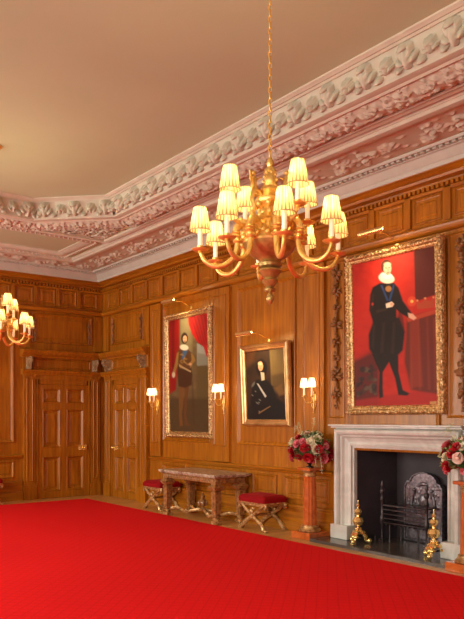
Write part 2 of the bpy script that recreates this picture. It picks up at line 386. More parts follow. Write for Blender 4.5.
# ------------------------------------------------------------------ other walls: windows side and rear
WIN = [(-4.6,-3.2),(-1.2,.2),(2.2,3.6),(5.6,7.0),(9.0,11.2)]  # last, unseen window widened to brighten the far end of the carpet
w = WB('L'); prev = YR-.2
for a, c in WIN:
    w.wbox(prev,a,Z0,4.3,-.2,0); w.wbox(a,c,Z0,.55,-.2,0); w.wbox(a,c,3.2,4.3,-.2,0); prev = c
w.wbox(prev,L+.2,Z0,4.3,-.2,0)
prev = YR+.2
for a, c in WIN+[(L-.1,0)]:
    w.panel(prev+.2, a-.2, 1.0, 3.3, 0, .06, .03); prev = c
struct(w.build('wall_left','wood'))
for i, (a, c) in enumerate(WIN):
    w = WB('L'); w.ring(a,c,.55,3.2,[(0,.03),(.05,.03),(.06,-.05),(.06,-.12),(0,-.12)])
    for k in (1,2,3): z = .55+2.65*k/4; w.wbox(a+.05,c-.05,z-.015,z+.015,-.10,-.07)
    for k in (1,2): u = a+(c-a)*k/3; w.wbox(u-.015,u+.015,.6,3.15,-.10,-.07)
    o = struct(w.build('window_%d'%(i+1),'white'))
    g = WB('L'); g.wbox(a+.05,c-.05,.6,3.15,-.088,-.082); g.build('pane','glass',o)
w = WB('Q'); w.wbox(XL-.2,W+.2,Z0,4.3,-.2,0)
for k in range(5): w.panel(-.95+1.42*k, .25+1.42*k, 1.1, 3.3, 0, .06, .03); w.panel(-.95+1.42*k, .25+1.42*k, .44,.74,0,.04,.02)
struct(w.build('wall_rear','wood'))

# ------------------------------------------------------------------ ceiling
OX0, OX1, OY0, OY1, CH = .09, 4.87, -3.8, 9.62, 1.08
octo = [(OX0+CH,OY0),(OX1-CH,OY0),(OX1,OY0+CH),(OX1,OY1-CH),(OX1-CH,OY1),(OX0+CH,OY1),(OX0,OY1-CH),(OX0,OY0+CH)]
rect = [(XL,YR),(W,YR),(W,L),(XL,L)]
def off(poly, d):                            # inward offset of a CCW convex polygon
    n = len(poly); out = []
    for i in range(n):
        p0, p1, p2 = Vector(poly[i-1]), Vector(poly[i]), Vector(poly[(i+1)%n])
        e1, e2 = (p1-p0).normalized(), (p2-p1).normalized(); n1, n2 = Vector((-e1.y,e1.x)), Vector((-e2.y,e2.x))
        m = (n1+n2).normalized(); out.append(tuple(p1 + m*(d/max(.2,m.dot(n1)))))
    return out
def sweep(b, poly, prof, smooth=False):
    rs = [[(x,y,z) for x,y in off(poly,d)] for d,z in prof]; b.rings(rs, False, False, smooth); return b
b = B()
oi = off(octo,.49)
vs = [(x,y,ZC) for x,y in rect]+[(x,y,ZC) for x,y in oi]
o_ = lambda i: 4+i
b.add(vs, [(0,1,o_(1),o_(0)),(1,2,o_(3),o_(2)),(2,3,o_(5),o_(4)),(3,0,o_(7),o_(6)),(1,o_(2),o_(1)),(2,o_(4),o_(3)),(3,o_(6),o_(5)),(0,o_(0),o_(7))])
b.add([(x,y,4.41) for x,y in off(octo,.54)], [tuple(range(8))])
b.box(XL-.2,W+.2,YR-.2,L+.2,4.46,4.6)
struct(b.build('ceiling','ceil',recalc=False))
# plaster mouldings
b = B()
sweep(b, rect, [(0,4.05),(.17,4.05),(.205,4.052),(.212,4.09),(.225,4.10),(.25,4.13),(.28,4.165),(.31,4.17),(.315,4.201)])
# dentils
for i in range(4):
    P = off(rect,.345); p, q = Vector(P[i]), Vector(P[(i+1)%4]); d = q-p; n = int(d.length/.075); e = d.normalized()
    a = atan2(e.y,e.x)
    if i in (3,0): continue
    for k in range(n):
        c = p+e*(k+.5)*d.length/n; T = Matrix.Translation((c.x,c.y,ZC))@Matrix.Rotation(a,4,'Z'); b.box(-.022,.022,-.022,.022,-.028,.004,T)
sweep(b, rect, [(.39,4.201),(.395,4.18),(.41,4.175),(.42,4.185),(.425,4.201)])
struct(b.build('trim_8','plasterw'))
b = B()
sweep(b, rect, [(.955,4.201),(.96,4.175),(.975,4.17),(.99,4.18),(1.02,4.15),(1.07,4.135),(1.12,4.145),(1.14,4.17),(1.16,4.165),(1.175,4.18),(1.18,4.201)])
R1 = [(OX0,OY0),(OX1,OY0),(OX1,OY1),(OX0,OY1)]
sweep(b, off(R1,-.07), [(0,4.201),(.005,4.17),(.02,4.155),(.045,4.165),(.06,4.175),(.065,4.201)])
# moulding around the sunk panel by the end wall
PR = [(.55,9.85),(4.62,9.85),(4.62,10.72),(.55,10.72)]
sweep(b, off(PR,-.2), [(0,4.201),(.005,4.16),(.03,4.15),(.06,4.165),(.09,4.15),(.13,4.155),(.16,4.18),(.2,4.19),(.205,4.201)])
for i in range(4):                           # beads along that moulding
    P = off(PR,-.17); p, q = Vector(P[i]), Vector(P[(i+1)%4]); d = q-p; n = int(d.length/.07)
    for k in range(n): c = p+d*(k+.5)/n; b.sphere((c.x,c.y,4.15),.018,6,4)
# octagonal frame: leaf torus bed, fillets, top mould
sweep(b, octo, [(-.01,4.201),(-.005,4.16),(.02,4.155),(.025,4.175)])
sweep(b, octo, [(.375,4.175),(.38,4.155),(.40,4.15),(.42,4.165),(.455,4.16),(.49,4.17),(.495,4.20)])
sweep(b, octo, [(.58,4.385),(.585,4.375),(.60,4.37),(.615,4.385),(.635,4.38),(.65,4.39),(.665,4.398),(.67,4.412)])
struct(b.build('trim_9','plaster'))
def band(name, poly, edges, d0, d1, zf, domes, period, hmax, nv=26, du=.016, mt='plaster', vlo=0, vhi=1):
    P0, P1 = off(poly,d0), off(poly,d1); bb = B(); n = len(poly)
    for i in edges:
        a0, c0, a1, c1 = Vector(P0[i]), Vector(P0[(i+1)%n]), Vector(P1[i]), Vector(P1[(i+1)%n])
        ln = (c0-a0).length; nu = int(ln/du); e = (c0-a0).normalized()
        V, U = np.meshgrid(np.linspace(0,1,nv+1), np.linspace(0,1,nu+1), indexing='ij')
        V = V  # rows: v, cols: u
        X = (a0.x*(1-U)+c0.x*U)*(1-V)+(a1.x*(1-U)+c1.x*U)*V; Y = (a0.y*(1-U)+c0.y*U)*(1-V)+(a1.y*(1-U)+c1.y*U)*V
        S = (X-a0.x)*e.x+(Y-a0.y)*e.y
        H = field(S, V*(vhi-vlo)+vlo, domes, period)
        Zb, nx = zf(V)                       # base height, horizontal outward displacement factor
        nrm = Vector((-e.y,e.x))
        Z = Zb-H*hmax; X = X+nrm.x*H*hmax*nx; Y = Y+nrm.y*H*hmax*nx
        vs = np.stack([X.ravel(),Y.ravel(),Z.ravel()],1).tolist(); m = nu+1
        fs = [(j*m+k,(j+1)*m+k,(j+1)*m+k+1,j*m+k+1) for j in range(nv) for k in range(nu)]
        bb.add(vs, fs, True)
    return struct(bb.build(name, mt, recalc=False, sharp=60))
# cove of alternating acanthus leaves; v=0 low/outer edge, v=1 high/inner
cove = []
for cu, s_ in ((.11,1.),(.31,.68)):
    cove += [(cu,.45,.035*s_,.42*s_,0,1.),(cu-.035*s_,.55,.03*s_,.22*s_,.10,.8),(cu+.035*s_,.55,.03*s_,.22*s_,-.10,.8),
             (cu-.065*s_,.35,.032*s_,.16*s_,.12,.9),(cu+.065*s_,.35,.032*s_,.16*s_,-.12,.9),(cu,.80*s_+.04,.045*s_,.13,0,1.15),
             (cu-.05*s_,.72*s_,.022*s_,.12,0,.8),(cu+.05*s_,.72*s_,.022*s_,.12,0,.8)]
cove += [(.21,.12,.03,.10,0,.7),(.01,.12,.03,.10,0,.7),(.41,.12,.03,.10,0,.7)]
band('trim_10', octo, (2,3,4,5,6), .49, .58, lambda V: (ZC+.195*V**.85, .9), cove, .42, .07, 30, .012)
rl = random.Random(5)
leafy = []
for k in range(70):
    cu, cv = rl.uniform(0,.6), rl.uniform(.06,.94); a = rl.uniform(-.25,.25)
    leafy += [(cu,cv,.014,.085,a,rl.uniform(.5,1.)),(cu+.015,cv+.04,.024,.04,.1,rl.uniform(.3,.8))]
band('trim_11', octo, (2,3,4,5,6), .04, .37, lambda V: (ZC-.02-.05*np.sin(pi*V), 0.), leafy, .6, .028, 30, .012)
flo = []
def rosette(cu, cv, r):
    o = []
    for ring_, n in ((1.,8),(.55,6)):
        for i in range(n):
            a = 2*pi*i/n+ring_; o.append((cu+cos(a)*r*.6*ring_, cv+sin(a)*r*.6*ring_/.47, r*.3*(.5+.5*ring_), r*.22/.47, 0, .6+.4*(1-ring_)))
    o.append((cu,cv,r*.22,r*.22/.47,0,1.2)); return o
flo += rosette(.3,.5,.13)
for k in range(44):
    t = k/44; cu = .5+.62*t; cv = .5+.26*sin(t*pi*4)+rl.uniform(-.16,.16); s_ = rl.uniform(.6,1.2)
    flo.append((cu%1.15,cv,.04*s_,.045*s_,0,rl.uniform(.4,.9)))
flo += rosette(.84,.45,.07)
for k in range(14): flo.append((rl.uniform(0,1.15),rl.uniform(.1,.9),.05,.035,0,.35))
band('trim_12', rect, (1,2), .45, .94, lambda V: (ZC-.004+0*V, 0.), flo, 1.15, .045, 34, .016)
# foliage filling the four corner triangles inside the rectangle
b = B()
rg = random.Random(9)
for (cx,cy,sx,sy) in ((OX1,OY1,-1,-1),(OX0,OY1,1,-1)):
    for k in range(150):
        a, c_ = rg.random()*.92+.04, rg.random()*.92+.04
        if a+c_ > .93: a, c_ = .93-a*.9, .93-c_*.9
        if a < .03 or c_ < .03: continue
        x, y = cx+sx*a*CH, cy+sy*c_*CH
        T = Matrix.Translation((x,y,ZC))@Matrix.Rotation(rg.uniform(0,pi),4,'Z'); b.sphere((0,0,0),.05,7,4,T,(1.,.45,.5))
struct(b.build('trim_13','plaster'))

# ------------------------------------------------------------------ chimneypiece
ft = thing('fireplace', 'white marble chimneypiece with moulded surround and dark sooty fire opening', 'fireplace', (W, 5.035, Z0))
def lb(): return B()
X_ = lambda n: -n                            # local x: -n out of the wall ; local y along wall (centre 0) ; z from floor
HW, OH = .645, 1.15-Z0                       # opening half width, height
HS = .035                                    # hearth thickness
# jambs + lintel as one mitred moulding swept around the opening (open at the bottom)
prof = [(0,-.02),(0,.04),(.02,.045),(.025,.07),(.045,.075),(.05,.055),(.08,.06),(.115,.08),(.135,.11),(.15,.115),(.155,.14),(.17,.162),(.19,.170),(.21,.162),(.222,.14),(.225,.10),(.25,.095),(.25,-.0)]
b = B()
def fr(o,n): return [(X_(n),HW+o,HS+.16),(X_(n),HW+o,OH+o),(X_(n),-HW-o,OH+o),(X_(n),-HW-o,HS+.16)]
b.rings([fr(o,n) for o,n in prof], False, False, False, closed=False)
b.build('surround','marblew',ft)
for s_ in (1,-1):
    b = B(); y0, y1 = sorted((s_*(HW-.0), s_*(HW+.27))); b.bbox(-.165,0,y0,y1,HS,HS+.165,.006); b.build('plinth_block','marblew',ft)
b = B(); b.bbox(-.17,0,-HW-.26,HW+.26,OH+.235,OH+.255,.004); b.bbox(-.205,0,-HW-.275,HW+.275,OH+.255,OH+.275,.005)
b.build('mantel_shelf','marblew',ft)
b = B()                                      # splayed fire chamber
by0, by1, dp = -.44, .43, .47
P = [(.01,-HW),(dp,by0),(dp,by1),(.01,HW)]
b.rings([[(x,y,HS) for x,y in P],[(x,y,OH+.003) for x,y in P]], False, False, False, closed=False)
b.add([(x,y,OH+.003) for x,y in P],[(0,1,2,3)])
b.build('fire_chamber','soot',ft,recalc=False)
b = B(); b.box(-.42,dp+.02,-.93,1.0,0,HS); b.build('hearth_slab','hearth',ft)
# fireback
fb = thing('fireback', 'arched iron fireback cast with a crest, leaning in the back of the fireplace', 'fireback', (W+.42, 5.03, Z0+HS))
b = B(); pol = []
hw, hs_, ht = .27, .63, .84
pol = [(-hw,0),(hw,0),(hw,hs_),(hw-.03,hs_+.05),(hw-.07,hs_+.06)]
for k in range(11):
    a = pi*k/10; pol.append((.19*cos(a), hs_+.065+.11*sin(a)))
pol += [(-hw+.07,hs_+.06),(-hw+.03,hs_+.05),(-hw,hs_)]
T = Matrix.Rotation(-pi/2,4,'Z')
b.prism(pol,-.02,.02,T); b.build('plate','ironl',fb)
b = B(); n = len(pol); inn = [(x*.9, .04+z*.93) for x,z in pol]
b.rings([[(-.02,x,z) for x,z in pol],[(-.035,x*.97,.015+z*.98) for x,z in pol],[(-.035,x*.93,.03+z*.95) for x,z in pol],[(-.02,x*.9,.04+z*.93) for x,z in pol]],False,False,False)
b.build('rim','ironl',fb)
b = B(); rg = random.Random(11)
b.sphere((-.02,0,.48),.075,14,8,None,(.35,.9,1.15)); b.sphere((-.02,0,.67),.055,12,6,None,(.3,1.2,.5))
for s_ in (1,-1):
    b.tube(bez([(-.03,s_*.10,.36),(-.03,s_*.15,.42),(-.03,s_*.14,.52),(-.03,s_*.11,.58)]),.017,7); b.sphere((-.03,s_*.12,.60),.024,8,6)
    for k in range(42): b.sphere((-.02,s_*rg.uniform(.02,.22),rg.uniform(.28,.68)),rg.uniform(.012,.024),7,4,None,(.6,1,1.2))
b.build('cast_crest','ironl',fb)
# grate
gr = thing('fire_grate', 'black iron basket grate with tall finial standards inside the fireplace', 'grate', (W+.13, 5.09, Z0+HS))
for s_ in (1,-1):
    st = B(); y = s_*.31
    st.box(-.03,.02,y-.03,y+.03,.0,.03); st.lathe([(.012,0),(.02,.03),(.014,.06),(.014,.2),(.028,.22),(.03,.28),(.018,.3),(.018,.46),(.03,.48),(.022,.5),(.016,.54),(.03,.57),(.03,.59),(.012,.62),(.022,.65),(.006,.70)],10,(0,y,0))
    st.build('standard','iron',gr)
b = B()
for z in (.22,.27,.32,.37,.42): b.tube([(0,-.31,z),(0,.31,z)],.009 if z<.42 else .014,6); 
for s_ in (1,-1):
    for z in (.22,.32,.42): b.tube([(0,s_*.30,z),(.22,s_*.26,z)],.008,6)
b.tube([(.22,-.26,.42),(.22,.26,.42)],.01,6)
for k in range(9): y=-.26+.065*k; b.tube([(0,y,.2),(.22,y*.9,.2)],.008,6)
b.build('basket','iron',gr)
for (x,y) in ((0,-.2),(0,.2),(.2,-.2),(.2,.2)):
    q = B(); q.tube([(x,y,0),(x,y,.2)],.01,6); q.build('leg','iron',gr)
b = B(); b.tube(bez([(0,-.02,.4),(-.01,-.02,.5),(0,-.02,.62)]),.006,6)
b.build('poker_rest','iron',gr)
# andirons
def andiron(loc, label):
    t = thing('andiron', label, 'andiron', loc, group=None)
    b = B(); b.lathe([(.012,.10),(.02,.12),(.014,.15),(.028,.165),(.014,.18),(.012,.19),(.05,.21),(.067,.25),(.05,.29),(.018,.303),(.016,.315),(.036,.332),(.048,.36),(.036,.388),(.012,.395),(.010,.405),(.018,.42),(.02,.435),(.008,.455),(.003,.49)],20)
    b.build('shaft','brass',t)
    for k in range(3):
        a = pi+2*pi*k/3+.3; q = B(); q.tube(bez([(0,0,.14),(.04,0,.135),(.075,0,.07),(.09,0,.03),(.125,0,.028)]),[.018]*9+[.013]*20 if 0 else .016,8)
        q.sphere((.125,0,.03),.03,10,6); q.sphere((.05,0,.12),.03,8,5,None,(1.3,1.5,.9)); q.sphere((.085,.0,.08),.026,8,5,None,(1,1.8,1)); q.sphere((.03,0,.165),.016,8,5,None,(1,1.6,1)); q.build('foot','brass',t,rot=(0,0,a))
    b = B(); b.tube([(.03,0,.06),(.30,0,.06)],.010,6); b.tube([(.29,0,.06),(.29,0,0)],.010,6); b.build('log_bar','iron',t)
    return t
a1 = andiron((W-.19, 5.48, Z0+HS), 'polished brass andiron with two balls at the left side of the hearth')
a2 = andiron((W-.2, 4.44, Z0+HS), 'polished brass andiron with two balls at the right of the hearth beside the pedestal')

# ------------------------------------------------------------------ canvases
def soft_poly(X, Y, pts, s=1.2):
    # signed-distance style soft polygon mask
    n = len(pts); d = np.full(X.shape, 1e9); ins = np.zeros(X.shape, bool)
    for i in range(n):
        x0,y0 = pts[i]; x1,y1 = pts[(i+1)%n]; ex,ey = x1-x0,y1-y0
        t = np.clip(((X-x0)*ex+(Y-y0)*ey)/(ex*ex+ey*ey+1e-9),0,1)
        d = np.minimum(d, np.hypot(X-x0-t*ex, Y-y0-t*ey))
        if y0 != y1:
            c = ((y0>Y)!=(y1>Y)) & (X < (x1-x0)*(Y-y0)/(y1-y0)+x0); ins ^= c
    sd = np.where(ins, d, -d); return np.clip(.5+sd/(2*s),0,1)
def soft_ell(X, Y, cx, cy, rx, ry, s=1.2, ang=0):
    a, c_ = cos(ang), sin(ang); dx, dy = X-cx, Y-cy; x, y = (dx*a+dy*c_)/rx, (-dx*c_+dy*a)/ry
    return np.clip(.5+(1-np.sqrt(x*x+y*y))*min(rx,ry)/(2*s),0,1)
def lin(c): return np.array([((v/255+.055)/1.055)**2.4 if v > 10 else v/255/12.92 for v in c])
def smooth_noise(X, Y, sc, seed):
    r = np.random.RandomState(seed); g = r.rand(64,64); x = X/sc; y = Y/sc
    xi, yi = np.floor(x).astype(int), np.floor(y).astype(int); fx, fy = x-xi, y-yi; fx = fx*fx*(3-2*fx); fy = fy*fy*(3-2*fy)
    G = lambda a, b_: g[a%64, b_%64]
    return (G(xi,yi)*(1-fx)+G(xi+1,yi)*fx)*(1-fy)+(G(xi,yi+1)*(1-fx)+G(xi+1,yi+1)*fx)*fy
def canvas(parent, wd, ht, corners, painter, y, inset, nx=150):
    nz = int(nx*ht/wd); S, Tt = np.meshgrid(np.linspace(0,1,nx+1), np.linspace(0,1,nz+1))
    (ax,ay),(bx,by),(cx,cy),(dx,dy) = corners          # TL TR BL BR
    X = (ax*(1-S)+bx*S)*(1-Tt)+(cx*(1-S)+dx*S)*Tt; Y = (ay*(1-S)+by*S)*(1-Tt)+(cy*(1-S)+dy*S)*Tt
    col = painter(X, Y, S, Tt)
    vx = -wd/2+inset+(wd-2*inset)*S; vz = ht-inset-(ht-2*inset)*Tt
    vs = np.stack([vx.ravel(), np.full(vx.size, y), vz.ravel()],1).tolist(); m = nx+1
    fs = [(j*m+i,(j+1)*m+i,(j+1)*m+i+1,j*m+i+1) for j in range(nz) for i in range(nx)]
    # thickness: back face of stretched canvas
    bq = B(); bq.add(vs, fs, False)
    o = bq.build('canvas','paint',parent,recalc=False)
    at = o.data.color_attributes.new('paint','FLOAT_COLOR','POINT')
    rgba = np.ones((col.shape[0]*col.shape[1],4)); rgba[:,:3] = np.clip(col.reshape(-1,3),0,1); at.data.foreach_set('color', rgba.ravel().astype(np.float32))
    s_ = B(); s_.box(-wd/2+inset, wd/2-inset, y+.004, y+.02, inset, ht-inset); s_.build('stretcher_board','carve',parent)
    return o
def over(col, m, c, a=1.):
    m = (m*a)[...,None]; col[:] = col*(1-m)+lin(c)*m
def paint_red(X, Y, S, T):       # standing figure in dark dress before a red drape
    col = np.zeros(X.shape+(3,)); col[:] = lin((188,37,18)); n = smooth_noise(X,Y,22,1); n2 = smooth_noise(X*.6,Y,9,2)
    over(col, n, (165,25,14), .55); over(col, n2, (212,56,34), .25)
    over(col, soft_poly(X,Y,[(249,60),(320,60),(320,215),(252,240)],2), (92,26,14)); 
    over(col, soft_poly(X,Y,[(60,420),(140,380),(150,430),(150,560),(60,560)],8), (60,26,20), .85)
    over(col, soft_poly(X,Y,[(75,535),(320,500),(320,560),(70,560)],4), (160,30,20), .75)
    over(col, soft_poly(X,Y,[(228,285),(320,262),(320,520),(240,505),(222,420)],4), (98,34,16), .95)
    over(col, soft_poly(X,Y,[(240,300),(262,290),(272,495),(236,500)],3), (150,50,26), .6)
    for x in (236,258,282,300): over(col, soft_poly(X,Y,[(x,290),(x+4,290),(x+10,505),(x+3,505)],2), (150,60,30), .35)
    # objects on table: round jewel and coronet
    over(col, soft_ell(X,Y,243,238,12,15,2), (206,70,40)); over(col, soft_ell(X,Y,243,238,4,4,1.5), (250,190,90))
    over(col, soft_poly(X,Y,[(258,262),(256,238),(268,244),(279,232),(290,240),(302,230),(303,258)],2), (170,70,34), .9)
    for x,y in ((258,236),(279,230),(301,228)): over(col, soft_ell(X,Y,x,y,3,3,1.2), (225,140,80))
    over(col, soft_poly(X,Y,[(228,288),(312,262),(316,274),(232,300)],2), (190,66,34), .8)
    # helmet pile lower left
    rr = random.Random(2)
    for k in range(26): over(col, soft_ell(X,Y,rr.uniform(80,140),rr.uniform(420,520),rr.uniform(4,14),rr.uniform(4,10),2,rr.uniform(0,3)), rr.choice([(40,34,28),(26,22,18),(92,84,66),(58,46,34)]), .7)
    D = (26,16,10)
    over(col, soft_poly(X,Y,[(128,395),(205,400),(206,450),(218,505),(236,515),(230,522),(205,520),(196,470),(178,420),(160,450),(160,500),(162,525),(150,530),(148,505),(150,450)],2), D)
    over(col, soft_poly(X,Y,[(132,290),(208,285),(224,330),(218,385),(196,408),(166,400),(140,408),(118,380),(116,335)],3), D)
    over(col, soft_poly(X,Y,[(128,192),(150,180),(192,180),(206,196),(218,235),(242,272),(236,288),(214,276),(200,262),(200,300),(130,300),(118,262),(120,215)],2.5), D)
    for pts in ([(130,300),(136,310),(132,380),(126,370)],[(160,300),(166,300),(160,390),(152,390)],[(190,300),(196,302),(192,395),(184,392)],[(126,215),(132,212),(130,270),(124,262)]):
        over(col, soft_poly(X,Y,pts,3), (66,42,24), .5)
    over(col, soft_poly(X,Y,[(120,262),(136,250),(170,254),(166,264),(136,278)],2), D); over(col, soft_poly(X,Y,[(138,262),(172,256),(174,262),(140,270)],1.5),(70,46,28),.5)
    # ribbon, collar, hands, head
    for a in ([(152,186),(158,186),(176,232),(172,236)],[(190,184),(194,188),(182,236),(176,234)]): over(col, soft_poly(X,Y,a,1.2), (36,58,104))
    over(col, soft_ell(X,Y,176,198,9,9,1.5), (150,100,50)); 
    over(col, soft_ell(X,Y,170,166,24,15,1.5,.25), (226,212,190)); over(col, soft_ell(X,Y,170,158,17,10,2,.25), (240,232,214))
    over(col, soft_ell(X,Y,170,130,17,21,1.5), (84,44,24)); over(col, soft_ell(X,Y,173,137,11.5,18,1.5), (226,170,140))
    over(col, soft_ell(X,Y,173,124,10,6,2), (232,184,156)); over(col, soft_ell(X,Y,169,135,2.4,1.2,.8), (60,34,24)); over(col, soft_ell(X,Y,178,134,2.2,1.2,.8), (60,34,24))
    over(col, soft_ell(X,Y,175,148,3.4,1.2,.8), (150,60,50)); over(col, soft_ell(X,Y,175,141,1.6,4,1), (206,140,112)); over(col, soft_ell(X,Y,174,153,5,3,1.5), (150,96,62),.7)
    over(col, soft_poly(X,Y,[(168,243),(186,237),(193,244),(188,252),(170,256)],1.2), (232,208,184)); over(col, soft_ell(X,Y,186,245,5,5,1.2),(222,160,130))
    over(col, soft_poly(X,Y,[(232,272),(246,276),(256,288),(248,294),(234,286)],1.5), (222,168,138))
    over(col, soft_ell(X,Y,128,243,3,4,1.2), (190,50,30))
    over(col, soft_poly(X,Y,[(200,300),(206,262),(220,285),(224,330)],3), (40,20,12), .7)
    over(col, soft_poly(X,Y,[(290,541),(307,540),(307,548),(290,549)],.8), (190,150,90))
    return col
def paint_grey(X, Y, S, T):      # slender standing figure, red curtains
    col = np.zeros(X.shape+(3,)); col[:] = lin((112,92,58)); n = smooth_noise(X,Y,16,4); over(col, n, (80,62,36), .6)
    over(col, soft_poly(X,Y,[(100,80),(150,80),(150,330),(100,330)],6), (138,122,84), .7)
    over(col, soft_poly(X,Y,[(50,90),(97,90),(98,230),(84,400),(50,420)],4), (142,20,16)); over(col, soft_poly(X,Y,[(66,100),(74,100),(76,300),(66,320)],4),(92,12,10),.7)
    over(col, soft_poly(X,Y,[(170,200),(218,215),(218,292),(172,296)],2), (150,152,138)); over(col, soft_poly(X,Y,[(172,240),(218,250),(218,292),(172,292)],4), (120,118,96),.7)
    over(col, soft_poly(X,Y,[(170,294),(222,290),(226,440),(172,440)],5), (92,76,40)); over(col, soft_poly(X,Y,[(50,430),(226,430),(226,600),(50,600)],10), (72,52,26), .85)
    over(col, soft_poly(X,Y,[(132,70),(225,70),(225,262),(208,255),(196,215),(172,196),(150,160),(136,120)],2.5), (176,26,22))
    for k in range(5): over(col, soft_poly(X,Y,[(140+14*k,84),(146+14*k,84),(190+8*k,215),(182+8*k,205)],2.5), (106,12,12), .6)
    # figure
    BR = (92,58,28)
    over(col, soft_poly(X,Y,[(98,365),(122,372),(118,440),(112,500),(116,548),(104,552),(100,505),(98,440)],2.5), (112,74,34)); over(col, soft_poly(X,Y,[(122,372),(142,365),(134,440),(130,500),(136,536),(150,545),(124,548),(120,500)],2.5), (98,62,28))
    over(col, soft_poly(X,Y,[(92,290),(146,284),(154,330),(150,375),(124,388),(96,382),(90,330)],3), (70,42,20))
    over(col, soft_poly(X,Y,[(88,235),(104,222),(132,224),(150,240),(150,290),(138,312),(100,308),(90,275)],2.5), BR)
    over(col, soft_poly(X,Y,[(88,240),(96,236),(92,290),(80,330),(70,326),(80,285)],2.2), (150,112,50)); over(col, soft_poly(X,Y,[(146,240),(158,252),(164,272),(148,292),(140,284),(150,270)],2.2), (146,108,48))
    over(col, soft_poly(X,Y,[(112,232),(134,228),(120,262),(108,270)],2), (62,92,122)); over(col, soft_poly(X,Y,[(98,290),(148,316),(146,322),(98,298)],1.5), (190,160,110),.8)
    for k in range(14):
        rr = random.Random(k); over(col, soft_ell(X,Y,rr.uniform(94,148),rr.uniform(240,300),3,6,2,rr.uniform(0,3)),(176,136,70),.5)
    over(col, soft_ell(X,Y,74,334,7,12,2), (200,180,150)); over(col, soft_ell(X,Y,144,288,6,5,1.5), (200,150,110))
    over(col, soft_ell(X,Y,118,217,18,12,2,.2), (220,208,178)); over(col, soft_ell(X,Y,119,178,14,24,2), (52,30,16)); over(col, soft_ell(X,Y,121,181,8.5,14,1.5), (212,160,118))
    over(col, soft_ell(X,Y,121,190,4,2,1), (110,56,34)); over(col, soft_ell(X,Y,117,179,1.6,1.2,.8),(50,30,20)); over(col, soft_ell(X,Y,125,178,1.6,1.2,.8),(50,30,20))
    over(col, soft_poly(X,Y,[(150,360),(156,360),(164,540),(158,540)],4),(70,48,22),.6)
    return col
def paint_dark(X, Y, S, T):      # half length sitter in dark armour
    col = np.zeros(X.shape+(3,)); col[:] = lin((46,28,12)); n = smooth_noise(X,Y,20,6); over(col, n, (66,40,16), .6)
    over(col, soft_poly(X,Y,[(60,130),(110,120),(100,180),(62,230)],10), (110,66,22), .6)
    over(col, soft_poly(X,Y,[(174,110),(245,100),(245,300),(182,300)],3), (118,92,46)); over(col, soft_poly(X,Y,[(180,250),(245,230),(246,345),(186,330)],8), (84,62,28), .8)
    over(col, soft_poly(X,Y,[(196,310),(225,290),(240,340),(215,350)],5), (130,92,44), .6)
    over(col, soft_poly(X,Y,[(60,400),(250,380),(250,480),(60,480)],12), (22,13,7), .95)
    over(col, soft_poly(X,Y,[(98,285),(122,272),(160,270),(186,300),(205,360),(250,400),(250,470),(100,470),(86,380)],4), (16,12,9))
    over(col, soft_ell(X,Y,138,212,26,44,3), (20,10,6)); over(col, soft_ell(X,Y,134,204,11,23,1.8), (222,160,112)); over(col, soft_ell(X,Y,131,192,9,9,2), (232,180,136))
    over(col, soft_ell(X,Y,131,203,2.2,1.2,.8),(60,34,20)); over(col, soft_ell(X,Y,139,203,2.2,1.2,.8),(60,34,20)); over(col, soft_ell(X,Y,134,218,4,1.5,1),(150,66,46)); over(col, soft_ell(X,Y,135,210,1.6,5,1),(196,130,90))
    over(col, soft_poly(X,Y,[(134,234),(150,236),(152,272),(138,276)],2), (196,178,142)); 
    over(col, soft_poly(X,Y,[(116,290),(124,292),(160,352),(154,360)],1.5), (190,184,170)); over(col, soft_ell(X,Y,100,296,5,14,2,.5), (120,116,104),.7)
    for x,y,r in ((96,350,5),(118,388,8),(130,372,6),(110,330,4),(128,430,5),(126,385,4)): over(col, soft_ell(X,Y,x,y,r,2.5,1.5,.7), (150,146,132), .6)
    over(col, soft_poly(X,Y,[(122,436),(176,400),(178,404),(126,442)],1.5), (140,104,60),.8)
    return col
def framed(name, label, loc_y, zb, wd, ht, tilt, fw, corners, painter, fm, orn, n_back=.012):
    t = thing(name, label, 'painting', (W-n_back-.0, loc_y, zb), (tilt,0,-pi/2))
    D = .075
    b = B()
    prof = [(0,0),(0,-.04),(.012,-.06),(.03*fw/.1,-D),(.45*fw,-.07),(.6*fw,-.05),(.75*fw,-.045),(.85*fw,-.055),(.93*fw,-.05),(fw,-.03),(fw,0)]
    rs = [[(-wd/2+o,y,o),(wd/2-o,y,o),(wd/2-o,y,ht-o),(-wd/2+o,y,ht-o)] for o,y in prof]
    b.rings(rs, False, False, False)
    b.build('frame', fm, t)
    if orn:
        b = B(); rg = random.Random(int(wd*100)); per = 2*(wd+ht); st = .055; k = 0; s_ = 0.
        while s_ < per:
            q = s_
            if q < wd: x, z, a = -wd/2+q, fw*.3, 0
            elif q < wd+ht: x, z, a = wd/2-fw*.3, q-wd, 1
            elif q < 2*wd+ht: x, z, a = wd/2-(q-wd-ht), ht-fw*.3, 0
            else: x, z, a = -wd/2+fw*.3, ht-(q-2*wd-ht), 1
            e = rg.uniform(-.3,.3)
            T = Matrix.Translation((x,-D+.008,z))@Matrix.Rotation(e+(pi/2 if a else 0)+(.6 if k%2 else -.6),4,'Y')
            b.sphere((0,0,0),.03,8,5,T,(1.15,.5,.5)); b.sphere((0,-.012,0),.012,6,4,T)
            s_ += st; k += 1
        b.build('carved_ornament', fm, t)
    canvas(t, wd, ht, corners, painter, -.035, fw-.004)
    return t
framed('framed_painting', 'tall gilt-framed portrait of a slender standing figure between red curtains', 9.155, 1.19, 1.30, 1.985, .016, .10,
       ((50,105),(212,75),(62,575),(222,570)), paint_grey, 'frame', True)
framed('framed_painting', 'smaller plain gilt-framed dark portrait of a long-haired half-length sitter', 7.27, 1.39, 1.0, 1.12, .045, .095,
       ((62,140),(237,108),(72,470),(245,468)), paint_dark, 'framep', False)
